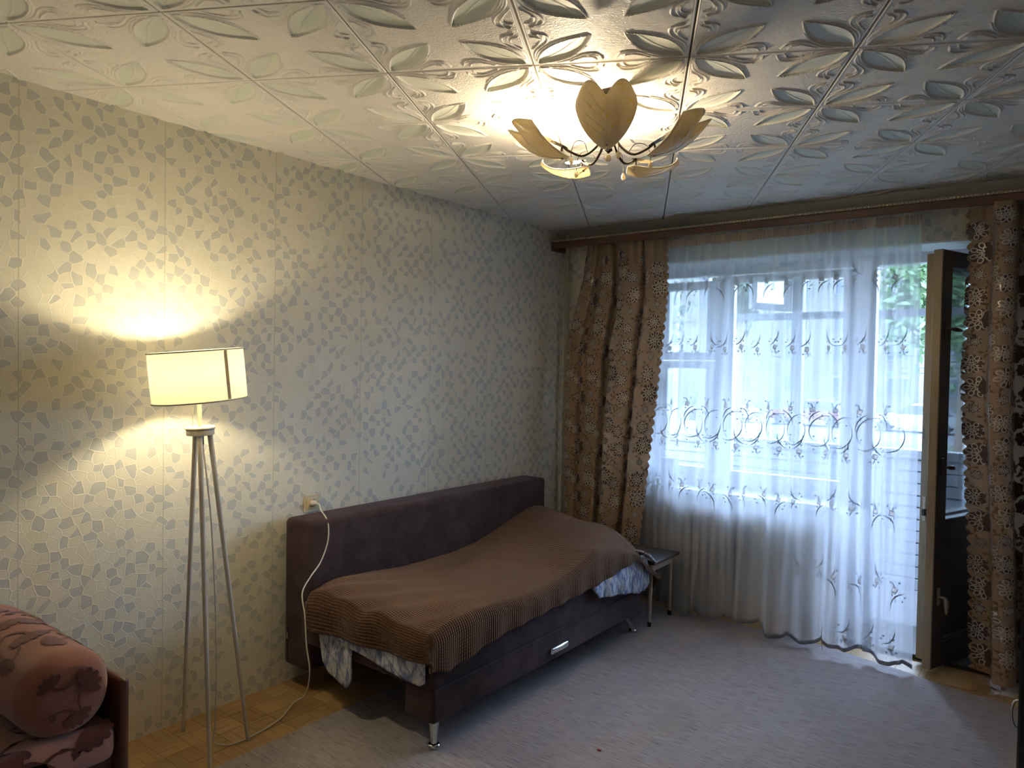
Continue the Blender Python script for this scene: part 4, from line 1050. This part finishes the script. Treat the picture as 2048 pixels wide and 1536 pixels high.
# ---- couch at the left front, bolster on it
CZ = .45
CC = thing('couch', (.4, -4.2, 0), 'pink velour couch with dark red flowers and wooden side panel, lower left corner', 'sofa')
part('side_panel', MB().rbox(.03, .735, -3.515, -3.487, .0075, .575, .012, 3), M['couchwood'], CC, smooth=True, angle=40)
part('front_rail', MB().rbox(.66, .69, -5.2, -3.515, .06, .36, .006, 2), M['couchwood'], CC)
part('base_box', MB().rbox(.06, .66, -5.2, -3.52, .05, .34, .006, 1), M['couchwood'], CC)
seat = MB().rbox(.04, .735, -5.2, -3.522, .335, CZ, .035, 4); part('seat_cushion', seat, M['couch'], CC, smooth=True)
def blossom(mb, fn, c, r, rot, n=6):
    for k in range(n):
        a = rot + k * (2.6 / n) - 1.3; ca, sa = math.cos(a), math.sin(a); g = []
        for t in np.linspace(.04, 1, 9):
            wd = .20 * math.sin(PI * t ** 1.5 * .93) ** .8 + .015
            g.append([fn(c[0] + (t * ca - q * sa) * r, c[1] + (t * sa + q * ca) * r) for q in (-wd, -wd * .45, 0, wd * .45, wd)])
        mb.grid(g)
    st = spline([(0, 0, 0), (-r * .5, -r * .15, 0), (-r * 1.0, -r * .7, 0), (-r * 1.2, -r * 1.4, 0)], 7)
    cr, sr = math.cos(rot), math.sin(rot)
    for p, q in zip(st[:-1], st[1:]):
        w = .005
        mb.add([fn(c[0] + (a.x * cr - (a.y + s) * sr), c[1] + (a.x * sr + (a.y + s) * cr)) for a, s in ((p, -w), (q, -w), (q, w), (p, w))], [(0, 1, 2, 3)])
    for k in (2, 4, 5):
        p = st[k]; a = rot + 2.2 + k * .8; ca, sa = math.cos(a), math.sin(a); L = r * .55
        bx, by = c[0] + p.x * cr - p.y * sr, c[1] + p.x * sr + p.y * cr
        pts = [(0, 0), (.4, .2), (1, 0), (.4, -.2)]; mb.add([fn(bx + (u * ca - v * sa) * L, by + (u * sa + v * ca) * L) for u, v in pts], [(0, 1, 2, 3)])
def on_seat(a, b):                                # a = y, b = distance from the back over the front edge
    r = .035; y = min(a, -3.528)
    if b < .70: return (b, y, CZ + .0015)
    k = min(1.57, (b - .70) / r)
    if (b - .70) < r * 1.57: return (.70 + (r + .0015) * math.sin(k), y, CZ - r + (r + .0015) * math.cos(k))
    return (.7365, y, max(.345, CZ - r - (b - .70 - r * 1.57)))
mb = MB(); rn = random.Random(4)
for c, r, rot in (((-3.60, .70), .075, 1.2), ((-3.72, .76), .062, 2.4), ((-3.70, .61), .058, .3), ((-3.81, .68), .075, 2.0), ((-3.86, .56), .065, .9), ((-3.63, .55), .05, 3.0), ((-3.93, .76), .06, 1.5), ((-3.98, .62), .07, 2.6), ((-4.05, .50), .07, .5)):
    blossom(mb, on_seat, c, r, rot, 6)
part('flower_print', mb, M['couchflower'], CC, smooth=True, label='dark red woven flowers on the seat')
# bolster: roll along the side panel, its end towards the room
BR = .128; BC = Vector((0, -3.650, CZ + .121)); BX0, BX1 = .06, .722
def bol(x, a, off=0.0):
    k = (x - BX0) / (BX1 - BX0); r = BR
    if x > BX1 - .075: r = BR * math.sqrt(max(0, 1 - ((x - (BX1 - .075)) / .082) ** 2)) * .55 + BR * .45 * (1 if x < BX1 else .0)
    r *= 1 + .012 * math.sin(3 * a + 8 * x) + .010 * math.sin(5 * a - 11 * x)
    r += off; zz = math.sin(a) * r
    if zz < -.106: zz = -.106 - (abs(zz) - .106) * .15
    return Vector((x + off * (x > BX1 - .03), BC.y + math.cos(a) * r, BC.z + zz + .004 * math.sin(k * 5)))
BO = thing('bolster', (.36, -3.65, CZ), 'rust velour bolster cushion with woven flowers lying on the couch', 'cushion')
xsb = list(np.linspace(BX0, BX1 - .075, 26)) + [BX1 - .075 + .075 * math.sin(t) for t in np.linspace(.12, PI / 2, 12)]
P = [[bol(x, 2 * PI * k / 56) for k in range(57)] for x in xsb]
mb = MB().grid(P); cen = Vector((BX1 + .004, BC.y, BC.z)); e = P[-1]
for t in (.66, .33, .02): 
    pass
mb.add([tuple(cen)] + [tuple(p) for p in e[:-1]], [(0, 1 + k, 1 + (k + 1) % 56) for k in range(56)])
part('cover', mb, M['bolster'], BO, smooth=True)
mb = MB()
def on_bol(a, b):                                  # a: arc metres around, b: x
    return bol(min(b, BX1 - .012), a / BR, .0022)
for c, r, rot in (((.03, .60), .06, 1.2), ((.10, .50), .06, 2.2), ((.17, .58), .055, .4), ((-.06, .56), .055, 2.8), ((.22, .46), .06, 1.6), ((.05, .40), .06, 2.6), ((.15, .34), .06, .8), ((.24, .30), .06, 2.0), ((.02, .27), .055, 1.1), ((.12, .22), .055, 2.5), ((.30, .55), .05, .2), ((.31, .38), .05, 1.4), ((-.03, .46), .045, .3), ((-.12, .50), .05, 1.8), ((.20, .15), .05, 1.0)):
    blossom(mb, on_bol, c, r, rot, 6)
part('flower_print', mb, M['couchflower'], BO, smooth=True); mb = MB()
def on_cap(a, b): return (BX1 + .0065 - .35 * ((a ** 2 + b ** 2)), BC.y + a, BC.z + b)
for c, r, rot in (((.03, .02), .055, .9), ((-.05, .04), .04, 2.4), ((.01, -.05), .045, -.9)): blossom(mb, on_cap, c, r, rot, 5)
part('cap_flower_print', mb, M['couchflower'], BO, smooth=True)

# ---- wardrobe at the right edge
WD = thing('wardrobe', (3.17, -2.2, 0), 'black wardrobe at the right edge of the picture with chrome handle', 'wardrobe')
part('carcass', MB().rbox(2.965, XR - .01, -3.05, -1.4, .008, 2.1, .003, 1), M['black'], WD)
for a, b in ((-3.05, -2.23), (-2.22, -1.4)):
    dr = part('door', MB().rbox(2.941, 2.966, a + .003, b - .003, .08, 2.08, .003, 1), M['black'], WD)
hp = [(2.944, -3.03, .99), (2.935, -3.03, .985), (2.931, -3.03, .965), (2.935, -3.03, .945), (2.944, -3.03, .94)]
part('handle', MB().tube(spline(hp, 15), .0022, 8), M['chrome'], WD, smooth=True, label='curved chrome handle')

# ---- specks lying on the rug
def speck(name, x, y, m, r, label):
    mb = MB().ball((x, y, .0095), r, 6, (1.4, .9, .35)); o = part(name, mb, M[m], smooth=True); tag(o, label, 'scrap')
speck('red_petal', 1.53, -2.005, 'crumbred', .008, 'small dark red petal lying on the rug near the sofa bed')
speck('paper_scrap', 1.20, -1.70, 'crumbwhite', .006, 'tiny white scrap on the rug below the drawer handle')
